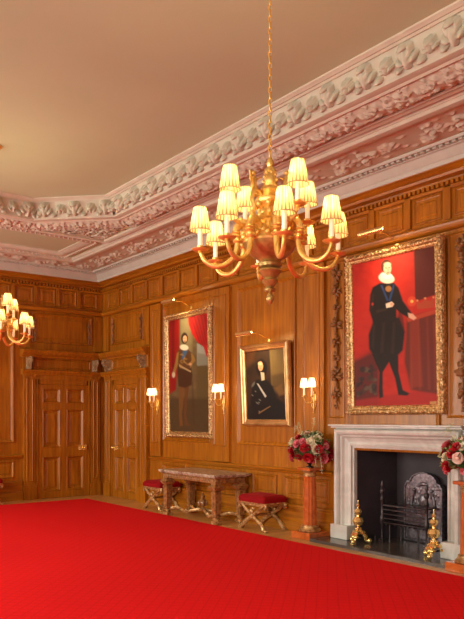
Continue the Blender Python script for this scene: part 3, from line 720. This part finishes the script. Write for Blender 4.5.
framed('framed_painting', 'large ornate gilt-framed portrait of a black-clad figure on red above the mantel', 5.08, 1.54, 1.355, 1.845, .03, .105,
       ((62,125),(305,75),(75,552),(310,550)), paint_red, 'frame', True)

# picture lights
def picture_light(y, z, label, out, drop, ln=.34):
    t = thing('picture_light', label, 'picture light', (W, y, z))
    b = B(); b.lathe([(.0,-.004),(.03,-.004),(.03,.004),(.0,.012)],12,(0,0,0),Matrix.Rotation(-pi/2,4,'Y')@Matrix.Identity(4)); b.build('wall_plate','gold',t)
    b = B(); b.tube(bez([(-.005,0,0),(-out*.45,0,drop*.55+.04),(-out,0,drop)]),.0065,6); b.build('arm','gold',t)
    b = B(); n = 10; sec = [( .032*cos(a), .032*sin(a)) for a in [.25*pi+1.3*pi*i/n for i in range(n+1)]]
    sec += [(.024*cos(a), .024*sin(a)) for a in [.25*pi+1.3*pi*i/n for i in range(n,-1,-1)]]
    m = len(sec); rs = [[(-out+x, yy, drop+zz) for x,zz in sec] for yy in (-ln/2,ln/2)]
    b.rings(rs, True, True, False); b.build('lamp_hood','brass',t,recalc=True)
    b = B(); b.tube([(-out,-ln/2+.02,drop),(-out,ln/2-.02,drop)],.009,8); b.build('lamp_tube','bulb',t)
    return t
# lights
def area(name, loc, target, sx, sy, pw, col, spread=None):
    l = bpy.data.lights.new(name,'AREA'); l.shape='RECTANGLE'; l.size=sx; l.size_y=sy; l.energy=pw; l.color=col
    if spread: l.spread = spread
    o = bpy.data.objects.new(name,l); C.objects.link(o); o.location=loc; d=Vector(target)-Vector(loc); o.rotation_euler=d.to_track_quat('-Z','Y').to_euler(); return o
def point(name, loc, pw, col=(1,.68,.36), r=.02):
    l = bpy.data.lights.new(name,'POINT'); l.energy=pw; l.color=col; l.shadow_soft_size=r
    o = bpy.data.objects.new(name,l); C.objects.link(o); o.location=loc; return o
WARM = (1,.83,.47)
PL = [(9.17, 3.24, .42, .06, 'brass picture light over the tall portrait with red curtains'),
      (7.28, 2.56, .42, .06, 'brass picture light over the smaller dark portrait'),
      (5.08, 3.44, .42, .06, 'brass picture light over the large red portrait above the mantel')]
for y, z, out, dr, lab in PL:
    picture_light(y, z, lab, out, dr)
    a = area('picture_lamp', (W-out+.005, y, z+dr-.012), (W, y, z-.75), .3, .02, 3.0, WARM, 1.7)

# ------------------------------------------------------------------ lampshade prototype meshes
def lamp_shade(parent, loc, h, rb, rt, mt, n=72, amp=.012, lobes=18):
    b = B(); rs = []
    for t, extra in ((0,0),(.5,0),(1,0)):
        r = rb+(rt-rb)*t
        rs.append([(r*(1+amp*cos(lobes*2*pi*j/n))*cos(2*pi*j/n), r*(1+amp*cos(lobes*2*pi*j/n))*sin(2*pi*j/n), h*t) for j in range(n)])
    b.rings(rs, False, False, True)
    o = b.build('lamp_shade', mt, parent, loc=loc, recalc=False, sharp=80)
    return o
def ringtrim(parent, loc, r, th, m):
    b = B(); n = 24; pts = [(r*cos(2*pi*j/n), r*sin(2*pi*j/n), 0) for j in range(n+1)]; b.tube(pts, th, 5); return b.build('trim_band', m, parent, loc=loc)

# ------------------------------------------------------------------ chandelier
TH = math.atan(532/700); S_, C_ = sin(TH), cos(TH)
def phi_world(ph):                            # angle measured round the chandelier from the side facing the fireplace end of the room
    a = math.radians(ph); x = -S_*cos(a)+C_*sin(a); y = -C_*cos(a)-S_*sin(a); return atan2(y,x)
ch = thing('chandelier', 'large gilt chandelier with twelve pleated candle shades hanging from a long chain', 'chandelier', (2.431,2.862,0))
b = B(); b.lathe([(0,2.105),(.008,2.11),(.02,2.13),(.022,2.145),(.012,2.165),(.008,2.17),(.03,2.18),(.033,2.19),(.02,2.20),(.04,2.225),(.045,2.235),(.03,2.245),(.05,2.27),(.063,2.285),(.06,2.295),(.04,2.30),(.062,2.31),(.066,2.325),(.05,2.335)],24)
b.build('pendant','goldd',ch)
b = B(); b.lathe([(.05,2.33),(.062,2.345),(.095,2.365),(.125,2.392),(.142,2.42),(.146,2.43),(.12,2.44)],32); b.build('bowl','goldd',ch)
b = B(); b.lathe([(.10,2.428),(.148,2.43),(.152,2.44),(.146,2.45),(.13,2.455),(.135,2.465),(.13,2.478),(.11,2.49)],32)
b.lathe([(.08,2.485),(.095,2.50),(.09,2.53),(.078,2.55),(.085,2.56),(.065,2.575),(.05,2.60),(.048,2.62),(.075,2.64),(.082,2.655),(.08,2.67),(.058,2.685),(.045,2.70),(.058,2.715),(.05,2.73),(.032,2.745),(.028,2.77),(.026,2.80),(.034,2.815),(.03,2.83),(.014,2.845),(.02,2.862),(.016,2.878),(.006,2.90)],32,lobes=8,amp=.05)
for k in range(16):
    a = 2*pi*k/16; b.sphere((.146*cos(a),.146*sin(a),2.462),.017,8,5)
    b.sphere((.128*cos(a+.2),.128*sin(a+.2),2.484),.016,7,4)
for k in range(8):
    a = 2*pi*k/8; b.sphere((.078*cos(a),.078*sin(a),2.635),.018,8,5); b.sphere((.088*cos(a),.088*sin(a),2.52),.02,8,5,None,(1,1,1.5)); b.sphere((.05*cos(a),.05*sin(a),2.60),.012,7,5,None,(1,1,2.))
b.build('body','gold',ch)
# shield crest and two small figures
lat = Vector((C_,-S_,0)); nearv = Vector((-S_,-C_,0))
Tc = Matrix(((lat.x,-nearv.x,0,0),(lat.y,-nearv.y,0,0),(0,0,1,0),(0,0,0,1)))
b = B()
for sgn in (1,-1):
    b.sphere((0,-.035*sgn,2.765),.034,12,8,Tc,(1,.3,1.25)); b.sphere((0,-.045*sgn,2.765),.02,10,6,Tc,(1,.3,1.3))
    for k in range(9): a = 2*pi*k/9; b.sphere((.034*cos(a),-.036*sgn,2.765+.042*sin(a)),.009,6,4,Tc)
b.build('crest','gold',ch)
def figure(sg):
    b = B(); x = .085*sg
    P = lambda dx, y, z: (x+dx*sg, y, z)
    b.tube([P(-.01,0,2.715),P(0,0,2.735),P(.004,0,2.76),P(.0,0,2.785),P(0,0,2.797)],[.012,.017,.018,.014,.006],8,Tc)
    b.sphere(P(.003,0,2.812),.0135,9,7,Tc)
    b.tube([P(0,0,2.785),P(.02,-.006,2.80),P(.022,-.012,2.825)],[.007,.006,.004],6,Tc)
    b.tube([P(0,0,2.785),P(-.018,-.012,2.775),P(-.035,-.01,2.785)],[.007,.006,.004],6,Tc)
    b.tube([P(0,-.006,2.735),P(.012,-.016,2.705),P(.0,-.014,2.68)],[.011,.009,.005],6,Tc)
    b.tube([P(-.01,.004,2.735),P(-.014,.0,2.70),P(-.02,.0,2.68)],[.011,.009,.005],6,Tc)
    b.tube([P(.004,.01,2.785),P(.02,.02,2.80),P(.016,.022,2.77)],[.004,.012,.003],6,Tc)
    return b.build('cherub_figure','gold',ch)
figure(1); figure(-1)
def arm_mesh(kind):
    b = B()
    if kind == 'low':
        path = bez([(.075,0,2.465),(.10,0,2.50),(.125,0,2.535),(.165,0,2.53),(.185,0,2.485),(.175,0,2.43),(.19,0,2.365),(.24,0,2.315),(.30,0,2.305),(.35,0,2.33),(.375,0,2.378)],60)
        n = len(path); rad = [.015+.007*sin(pi*min(1,i/n*2)) if i < n*.5 else .0165-.006*(i/n-.5)*2 for i in range(n)]
        b.tube(path, rad, 10)
        for i in (.40,.44,.48): p = path[int(n*i)]; b.sphere(tuple(p),.026,10,6,None,(1,1,.5))
        sc = [(.135+.026*cos(a)*(1-a/14),0,2.515+.026*sin(a)*(1-a/14)) for a in [k*.4 for k in range(22)]]; b.tube(sc,.009,6)
        b.sphere((.16,0,2.548),.02,8,6); b.sphere((.10,0,2.52),.018,8,5)
        r, z = .375, 2.383
    else:
        path = bez([(.05,0,2.66),(.075,0,2.70),(.105,0,2.695),(.115,0,2.655),(.10,0,2.615),(.12,0,2.55),(.17,0,2.515),(.225,0,2.53),(.25,0,2.57)],50)
        n = len(path); rad = [.012-.004*i/n for i in range(n)]; b.tube(path, rad, 9)
        sc = [(.09+.02*cos(a)*(1-a/14),0,2.69+.02*sin(a)*(1-a/14)) for a in [k*.4 for k in range(22)]]; b.tube(sc,.007,6)
        b.sphere((.112,0,2.58),.017,8,5); b.sphere((.2,0,2.523),.012,8,5)
        r, z = .25, 2.575
    return b, r, z
def fit_arm(a, r, z):
    q = B(); q.lathe([(0,-.012),(.014,-.012),(.012,-.004),(.03,-.002),(.045,.006),(.047,.010),(.035,.008),(.018,.008),(.016,.016),(.02,.026),(.0,.028)],20); q.build('drip_pan','gold',a,loc=(r,0,z))
    q = B(); q.lathe([(.0,.02),(.0125,.02),(.0125,.15),(.0,.152)],12); q.build('candle','candle',a,loc=(r,0,z))
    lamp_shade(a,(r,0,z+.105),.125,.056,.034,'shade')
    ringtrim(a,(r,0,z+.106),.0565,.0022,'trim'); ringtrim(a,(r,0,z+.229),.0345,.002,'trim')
    q = B(); q.lathe([(.0,.0),(.011,.004),(.017,.02),(.012,.04),(.0,.052)],12); q.build('bulb','bulb',a,loc=(r,0,z+.15))
POS = []
def arms(kind, phs):
    b, r, z = arm_mesh(kind); first = None
    for ph in phs:
        an = phi_world(ph)
        if first is None: first = b.build('arm','gold',ch); fit_arm(first, r, z); a = first
        else: a = copy_tree(first, ch)
        a.rotation_euler = (0,0,an); POS.append((r*cos(an), r*sin(an), z+.182))
arms('low', [7.5+45*k for k in range(8)]); arms('up', [31+90*k for k in range(4)])
b = B(); z = 2.895; k = 0
while z < 4.40:
    n = 12; rr = [( .0085*cos(2*pi*j/n), .0, .019*sin(2*pi*j/n)) for j in range(n+1)]
    T = Matrix.Translation((0,0,z+.017))@Matrix.Rotation(pi/2*(k%2)+.6,4,'Z'); b.tube(rr,.0032,6,T); z += .0315; k += 1
b.build('chain','gold',ch)
b = B(); b.lathe([(0,4.33),(.02,4.335),(.03,4.36),(.07,4.385),(.09,4.405),(.0,4.408)],24); b.build('ceiling_rose','gold',ch)
ch2 = copy_tree(ch); ch2.location = (2.50,7.50,0); R2 = math.radians(21.8); ch2.rotation_euler = (0,0,R2)
ch2['label'] = 'distant gilt chandelier with pleated shades, partly cut off by the left edge of the photo'
CP = 7.5
for (cx,cy,ra) in ((2.431,2.862,0),(2.50,7.50,R2)):
    for (x0,y0,z) in POS:
        x, y = x0*cos(ra)-y0*sin(ra), x0*sin(ra)+y0*cos(ra)
        point('bulb_light',(cx+x,cy+y,z),CP,WARM,.018)

# ------------------------------------------------------------------ sconces
def sconce(y, label):
    t = thing('wall_sconce', label, 'wall light', (W-.045, y, 1.72), (0,0,-pi/2))
    b = B(); b.lathe([(0,0),(.028,.0),(.03,.006),(.012,.014),(.0,.016)],14,(0,0,0),Matrix.Translation((0,0,.03))@Matrix.Rotation(pi/2,4,'X')@Matrix.Scale(2.,4,(0,1,0)))
    b.tube([(0,-.008,.09),(0,-.02,.04),(0,-.012,-.03),(0,-.014,-.09),(0,-.01,-.14)],[.006,.013,.012,.009,.004],8); b.sphere((0,-.012,-.15),.012,8,6); b.sphere((0,-.015,.10),.013,8,6)
    for s_ in (1,-1): b.tube(bez([(0,-.012,.0),(s_*.025,-.014,-.03),(s_*.03,-.014,-.07),(s_*.008,-.012,-.10)]),.005,6)
    b.build('backplate','gold',t); first = None
    for s_ in (1,-1):
        b = B(); b.tube(bez([(0,-.015,.02),(s_*.025,-.05,-.03),(s_*.055,-.09,-.03),(s_*.07,-.11,.02),(s_*.07,-.115,.045)]),.006,7)
        a = b.build('arm','gold',t); x, yy, z = s_*.07,-.115,.045
        q = B(); q.lathe([(0,-.006),(.012,-.004),(.03,.004),(.03,.008),(.014,.008),(.013,.02),(0,.02)],14); q.build('drip_pan','gold',a,loc=(x,yy,z))
        q = B(); q.lathe([(0,.018),(.011,.018),(.011,.13),(0,.13)],10); q.build('candle','candle',a,loc=(x,yy,z))
        lamp_shade(a,(x,yy,z+.115),.115,.052,.034,'shadew',48,.006,12)
        q = B(); q.lathe([(.0,.0),(.010,.004),(.014,.02),(.0,.045)],10); q.build('bulb','bulb',a,loc=(x,yy,z+.135))
        point('sconce_bulb', (W-.045-.115, y-x, 1.72+z+.16), 3.0, WARM, .016)
sconce(10.10,'twin-shade brass wall sconce between the door and the tall portrait')
sconce(8.23,'twin-shade brass wall sconce between the tall portrait and the smaller dark portrait')
sconce(6.34,'twin-shade brass wall sconce between the smaller dark portrait and the chimneypiece')

# ------------------------------------------------------------------ carved festoons
def festoon(y, z1, z0, label, wdt=.075, scale=1., side='R', mt='carve', nm='carved_festoon'):
    t = thing(nm, label, 'wood carving', (W-.006,y,z0) if side=='R' else (y,L-.002,z0), (0,0,-pi/2 if side=='R' else 0))
    H = z1-z0; rg = random.Random(int(y*100)); b = B(); b.tube([(0.012*sin(k*1.3),-.02,H*k/16) for k in range(17)],.016*scale,6); b.build('ribbon',mt,t)
    n = max(2,int(H/.20)); 
    for i in range(n):
        zc = H*(i+.5)/n; q = B(); R = wdt*(1.+.25*sin(i*2.1)); 
        for k in range(9):
            a = 2*pi*k/9+rg.random(); r = R*.62*rg.uniform(.6,1.1); T = Matrix.Translation((r*cos(a),-.018,zc+r*sin(a)*1.25))@Matrix.Rotation(-a,4,'Y')@Matrix.Rotation(.35,4,'Z'); q.sphere((0,0,0),R*.42,8,5,T,(1.2,.45,.5))
        for k in range(6):
            a = rg.uniform(0,2*pi); r = R*.45*rg.random(); q.sphere((r*cos(a),-.05,zc+r*sin(a)*1.3),R*rg.uniform(.22,.34),9,6)
        for k in range(4): q.sphere((rg.uniform(-.02,.02),-.028,zc-R*1.3-.028*k),.016,7,5)
        q.build('fruit_cluster',mt,t)
    return t
festoon(5.985, 3.36, 1.70, 'carved oak fruit and flower drop left of the large red portrait')
festoon(4.225, 3.36, 1.66, 'carved oak fruit and flower drop right of the large red portrait', .085)
for side, y, lab in (('R',11.73,'small carved leaf drop on the panel above the right-hand door, nearest the room corner'),('R',10.70,'small carved leaf drop on the panel above the right-hand door, nearest the tall portrait'),
                 ('B',5.86,'small carved leaf drop on the panel above the left-hand door, nearest the room corner'),('B',4.80,'small carved leaf drop on the panel above the left-hand door, farthest from the corner')):
    festoon(y,3.33,2.92,lab,.034,.5,side,'carve','carved_drop')

# ------------------------------------------------------------------ console table
tb = thing('side_table', 'long carved console table with mottled marble top and stretcher between the two stools', 'table', (5.82, 8.36, Z0))
hy, hx, TT = .72, .31, .69
b = B(); b.bbox(-hx,hx,-hy,hy,TT-.045,TT-.018,.008); b.bbox(-hx-.008,hx+.008,-hy-.008,hy+.008,TT-.03,TT,.008); b.build('marble_top','marblep',tb)
b = B(); b.bbox(-hx+.05,hx-.05,-hy+.05,hy-.05,TT-.125,TT-.045,.006)
b.bbox(-hx+.035,hx-.035,-hy+.035,hy-.035,TT-.062,TT-.045,.004)
for k in range(26):
    y = -hy+.09+k*(2*hy-.18)/25; b.sphere((-hx+.048,y,TT-.092),.016,7,4,None,(.5,1.2,1))
for k in range(9):
    x = -hx+.09+k*(2*hx-.18)/8; b.sphere((x,-hy+.048,TT-.092),.016,7,4,None,(1.2,.5,1))
b.build('apron','redwood',tb)
for sx in (-1,1):
    for sy in (-1,1):
        x, y = sx*(hx-.10), sy*(hy-.10); b = B()
        def sq(h_, z): return [(x-h_,y-h_,z),(x+h_,y-h_,z),(x+h_,y+h_,z),(x-h_,y+h_,z)]
        b.rings([sq(a,z) for a,z in ((.045,.10),(.05,.12),(.04,.14),(.044,.16),(.05,.40),(.056,.44),(.04,.455),(.06,.47),(.075,.49),(.085,.515),(.075,.53),(.05,.545),(.05,.57))],True,True,False)
        b.sphere((x-.05,y,.30),.012,7,5,None,(.5,1,5)); b.sphere((x,y-.05,.30),.012,7,5,None,(1,.5,5))
        for q in (-1,1): b.sphere((x+q*.06,y+q*.06,.505),.025,8,6); b.sphere((x+q*.06,y-q*.06,.505),.025,8,6)
        lg = b.build('leg','redwood',tb)
        f = B(); f.bbox(x-.055,x+.055,y-.055,y+.055,0,.055,.008); f.lathe([(.03,.05),(.045,.065),(.05,.08),(.03,.10),(.028,.11)],14,(x,y,0)); f.build('foot','giltwood',lg)
b = B()
for sx in (-1,1):
    for sy in (-1,1):
        b.tube(bez([(sx*(hx-.10),sy*(hy-.10),.10),(sx*.12,sy*.48,.12),(sx*.10,sy*.30,.075),(sx*.06,sy*.16,.11),(0,sy*.03,.13)],30),.024,8,None,.7)
        b.sphere((sx*.10,sy*.27,.10),.035,9,6,None,(.8,1.2,1))
b.build('stretcher','giltwood',tb)
b = B(); b.lathe([(0,.11),(.05,.12),(.055,.14),(.03,.15),(.02,.17),(.045,.2),(.06,.235),(.05,.265),(.02,.285),(.03,.30),(.035,.32),(.012,.36),(.0,.39)],16)
for k in range(6): a = 2*pi*k/6; b.sphere((.06*cos(a),.06*sin(a),.22),.024,8,5,None,(1,1,1.7))
b.build('finial','redwood',tb)

# ------------------------------------------------------------------ X-frame stools
def stool(loc, rz, label):
    t = thing('stool', label, 'stool', loc, (0,0,rz))     # local x along the wall, -y front
    b = B(); hx, hy, r_ = .265, .20, .03
    rs = []
    for z, e, ez in ((.352,.015,0),(.358,0,0),(.405,-.006,0),(.43,.003,0),(.452,.03,0),(.465,.09,0)):
        a, c = hx-e, hy-e; pts = []
        for (sx,sy,a0) in ((1,1,0),(-1,1,pi/2),(-1,-1,pi),(1,-1,1.5*pi)):
            for k in range(5): q = a0+pi/2*k/4; pts.append((sx*(a-r_)+r_*cos(q), sy*(c-r_)+r_*sin(q), z))
        rs.append(pts)
    b.rings(rs, True, True, True)
    cu = b.build('cushion','velvet',t,sharp=60)
    b = B(); pts = rs[1]; b.tube(list(pts)+[pts[0]],.008,6); b.build('braid','giltwood',cu)
    b = B(); b.bbox(-.235,.235,-.17,.17,.315,.354,.005); b.build('seat_frame','giltwood',t)
    for sy in (-1,1):
        y = sy*.165; b = B()
        for s_ in (1,-1):
            path = bez([(s_*-.225,y,.02),(s_*-.20,y,.06),(s_*-.12,y,.12),(0,y,.19),(s_*.11,y,.25),(s_*.20,y,.32),(s_*.245,y,.345),(s_*.272,y,.325),(s_*.262,y,.295),(s_*.243,y,.305)],40)
            b.tube(path,[.031-.013*i/len(path) for i in range(len(path))],9)
            b.sphere((s_*-.155,y,.10),.028,8,6,None,(1.4,.8,1)); b.sphere((s_*.13,y,.26),.026,8,6,None,(1.4,.8,1))
        b.sphere((0,y-.015 if sy<0 else y+.015,.19),.045,12,8,None,(1,.5,1)); b.sphere((0,y-.03 if sy<0 else y+.03,.245),.035,10,6,None,(1.2,.5,.9)); b.sphere((0,y,.28),.025,8,5,None,(1.6,.6,1))
        lg = b.build('cross_leg','giltwood',t)
        for s_ in (1,-1):
            f = B(); f.sphere((s_*.235,y,.02),.03,10,6,None,(1.5,1.1,.68))
            for k in (-1,0,1): f.sphere((s_*.268,y+.018*k,.013),.014,7,5,None,(1.3,.8,.9))
            f.build('paw_foot','giltwood',lg)
    b = B(); b.lathe([(.02,-.16),(.014,-.12),(.022,-.10),(.014,-.07),(.026,0),(.014,.07),(.022,.10),(.014,.12),(.02,.16)],12,(0,0,0),Matrix.Translation((0,0,.19))@Matrix.Rotation(pi/2,4,'X')); b.build('stretcher','giltwood',t)
    return t
stool((5.90,7.10,Z0),-pi/2,'gilt X-frame stool with red velvet cushion between the console table and the flower pedestal')
stool((5.90,9.63,Z0),-pi/2,'gilt X-frame stool with red velvet cushion left of and partly behind the console table')
stool((3.78,11.88,Z0),0,'gilt stool with red cushion by the end wall at the left photo edge')

# ------------------------------------------------------------------ pedestals
def pedestal(loc, label):
    t = thing('pedestal', label, 'pedestal', loc)
    b = B(); b.bbox(-.165,.165,-.165,.165,0,.085,.006); b.build('plinth','redmar',t)
    b = B(); b.lathe([(.12,.085),(.135,.09),(.138,.105),(.125,.118),(.105,.122),(.10,.13),(.112,.14),(.11,.152),(.09,.16),(.085,.165)],28); b.build('base_ring','giltwood',t)
    b = B(); b.lathe([(.085,.16),(.082,.30),(.078,.6),(.072,.745),(.074,.75)],72,lobes=12,amp=.045); b.build('fluted_shaft','redmar',t,sharp=70)
    b = B(); b.lathe([(.07,.745),(.085,.755),(.085,.77),(.074,.775),(.074,.79),(.09,.805),(.105,.82),(.105,.828)],28)
    b.build('capital','giltwood',t)
    b = B(); b.bbox(-.115,.115,-.115,.115,.826,.86,.006); b.build('abacus','redmar',t)
    return t
PZ = .86
pedestal((5.92,6.22,Z0),'red marble fluted pedestal left of the chimneypiece, under flowers')
pedestal((5.84,3.94,Z0),'red marble fluted pedestal right of the chimneypiece, cut by the photo edge')

# ------------------------------------------------------------------ flowers
def rose_mesh():
    b = B(); rg = random.Random(4)
    for ring_, (n, r, h, tilt) in enumerate(((3,.010,.030,.15),(4,.018,.030,.35),(5,.027,.028,.65),(6,.034,.020,1.0))):
        for k in range(n):
            a = 2*pi*k/n+ring_*.7; T = Matrix.Rotation(a,4,'Z')@Matrix.Translation((r*.55,0,0))@Matrix.Rotation(tilt,4,'Y')
            vs = []; wd = r*1.0+.006
            for j in range(4):
                for i in range(4):
                    t_, s_ = j/3, i/3*2-1; ww = wd*sin(pi*(.25+.55*t_)); vs.append((.006*s_*s_*-1+.006*t_*t_*2, ww*s_, (h+.01)*t_-(.006*s_*s_*t_)))
            b.add(vs,[(j*4+i,j*4+i+1,(j+1)*4+i+1,(j+1)*4+i) for j in range(3) for i in range(3)],True,T)
    b.sphere((0,0,.012),.013,8,6,None,(1,1,1.3)); return b
rmesh = rose_mesh()
def flowers(loc, label, seed, spec):
    t = thing('flower_arrangement', label, 'flowers', loc); rg = random.Random(seed)
    b = B(); b.lathe([(.0,0),(.05,0),(.05,.01),(.02,.018),(.016,.028),(.04,.045),(.055,.07),(.06,.09),(.05,.10),(.0,.10)],20); b.build('urn','urn',t)
    # leaves
    def dirv():
        a = rg.uniform(0,2*pi); e = rg.uniform(-.45,1.4); return Vector((cos(a)*cos(e)*1., sin(a)*cos(e), sin(e)))
    for nm, mt, cnt, ll in (('foliage','leaf',520,.06),('pale_sprigs','leafp',260,.045)):
        b = B()
        for k in range(cnt):
            d = dirv(); R = rg.uniform(.08,.225 if nm == 'foliage' else .25); p = Vector((0,0,.20))+Vector((d.x*R,d.y*R*1.12,d.z*R*.9))
            T = Matrix.Translation(p)@(d+Vector((rg.uniform(-.5,.5),rg.uniform(-.5,.5),rg.uniform(-.3,.6)))).to_track_quat('Y','Z').to_matrix().to_4x4()@Matrix.Rotation(rg.uniform(-1,1),4,'Y')
            l = ll*rg.uniform(.7,1.3); w_ = l*.28
            b.add([(0,0,0),(w_,l*.4,.006),(w_*.7,l*.75,.004),(0,l,-.004),(-w_*.7,l*.75,.004),(-w_,l*.4,.006),(0,l*.5,-.004)],[(0,1,6),(1,2,6),(2,3,6),(3,4,6),(4,5,6),(5,0,6)],True,T)
        if nm == 'foliage':
            for k in range(16): d = dirv(); b.tube([(0,0,.13),tuple(Vector((0,0,.2))+d*.1),tuple(Vector((0,0,.21))+d*.22)],.003,4)
        b.build(nm, mt, t, recalc=False)['kind'] = 'stuff'
    # trailing twigs
    b = B()
    for (dx,dy,dz,dr) in ((-.06,-.24,.0,-.22),(-.1,-.19,.02,-.15),(0,.24,.30,.0),(.0,.2,.34,0),(-.05,-.12,.40,0),(-.08,.25,.1,-.04)):
        pts = bez([(0,0,.15),(dx*.6,dy*.6,.22+max(dz,0)*.4),(dx,dy,.2+dz+dr*.3),(dx*1.1,dy*1.15,.17+dz*.85+dr)],16); b.tube(pts,.0025,4)
        for p in pts[5:]:
            for s_ in (1,-1): b.sphere((p[0]+rg.uniform(-.012,.012),p[1]+s_*.010,p[2]+rg.uniform(-.01,.01)),.008,6,4,None,(1,1,.5))
    b.build('trailing_twigs','leafp',t,recalc=False)
    meshes = {}
    for i in range(spec):
        kind = ['rosered','rosepink','rosewhite','rosered','roseblush','rosered','rosepink','rosewhite'][rg.randrange(8)]
        a = i*2.39996; e = math.asin(-.5+1.47*rg.random()); R = rg.uniform(.20,.245)
        d = Vector((cos(a)*cos(e), sin(a)*cos(e), sin(e))); p = Vector((0,0,.20))+Vector((d.x*R,d.y*R*1.1,d.z*R*.95)); sc = rg.uniform(.85,1.25)
        rot = d.to_track_quat('Z','Y').to_euler()
        if kind in meshes: o = meshes[kind].copy(); C.objects.link(o)
        else: o = rmesh.build('rose', kind, t, recalc=False, sharp=80); meshes[kind] = o
        o.location = p; o.rotation_euler = rot; o.scale = (sc,)*3
        o['label'] = {'rosered':'deep red rose','rosepink':'pink rose','rosewhite':'cream rose','roseblush':'blush rose'}[kind]
    return t
flowers((5.92,6.22,Z0+PZ),'round bouquet of red and pink roses on the pedestal left of the fireplace',3,58)
flowers((5.84,3.94,Z0+PZ),'rose arrangement on the pedestal right of the fireplace, cut by the photo edge',8,58)

# ------------------------------------------------------------------ lighting from the windows
for (a, c) in WIN:
    area('window_light', (XL-.35,(a+c)/2,1.95), (XL+2.,(a+c)/2,.9), c-a, 2.6, 106.*(c-a)*(1.25 if a > 8 else 1.), (.97,.96,.82))  # lamp at the widened far window boosted to lift the far carpet
wd = bpy.data.worlds.new('world'); bpy.context.scene.world = wd; wd.use_nodes = True
wd.node_tree.nodes['Background'].inputs[0].default_value = (.75,.82,1.,1); wd.node_tree.nodes['Background'].inputs[1].default_value = 1.

GROUPS = {'stool':'gilt X-frame stools along the walls','pedestal':'pedestals flanking the fireplace','flower_arrangement':'rose arrangements on the pedestals',
 'andiron':'brass andirons on the hearth','wall_sconce':'sconces along the fireplace wall','picture_light':'picture lights over the portraits',
 'framed_painting':'framed portraits on the fireplace wall','chandelier':'gilt chandeliers','carved_festoon':'carved drops flanking the large portrait','carved_drop':'small carved drops above the doors'}
for o in bpy.data.objects:
    k = o.name.split('.')[0]
    if o.parent is None and k in GROUPS and o.type == 'EMPTY': o['group'] = GROUPS[k]
# ------------------------------------------------------------------ camera
cam = bpy.data.cameras.new('camera'); co = bpy.data.objects.new('camera',cam); C.objects.link(co)
co.location = (0,0,1.5); co.rotation_euler = (pi/2,0,-TH); cam.sensor_fit = 'AUTO'; cam.sensor_width = 36; cam.lens = 36*700/619.; cam.shift_y = (418-309.5)/619.
cam.clip_start = .05
sc = bpy.context.scene; sc.camera = co
sc.view_settings.view_transform = 'Standard'; sc.view_settings.look = 'None'; sc.view_settings.gamma = 1.; sc.view_settings.exposure = 0.; sc.view_settings.use_curve_mapping = False
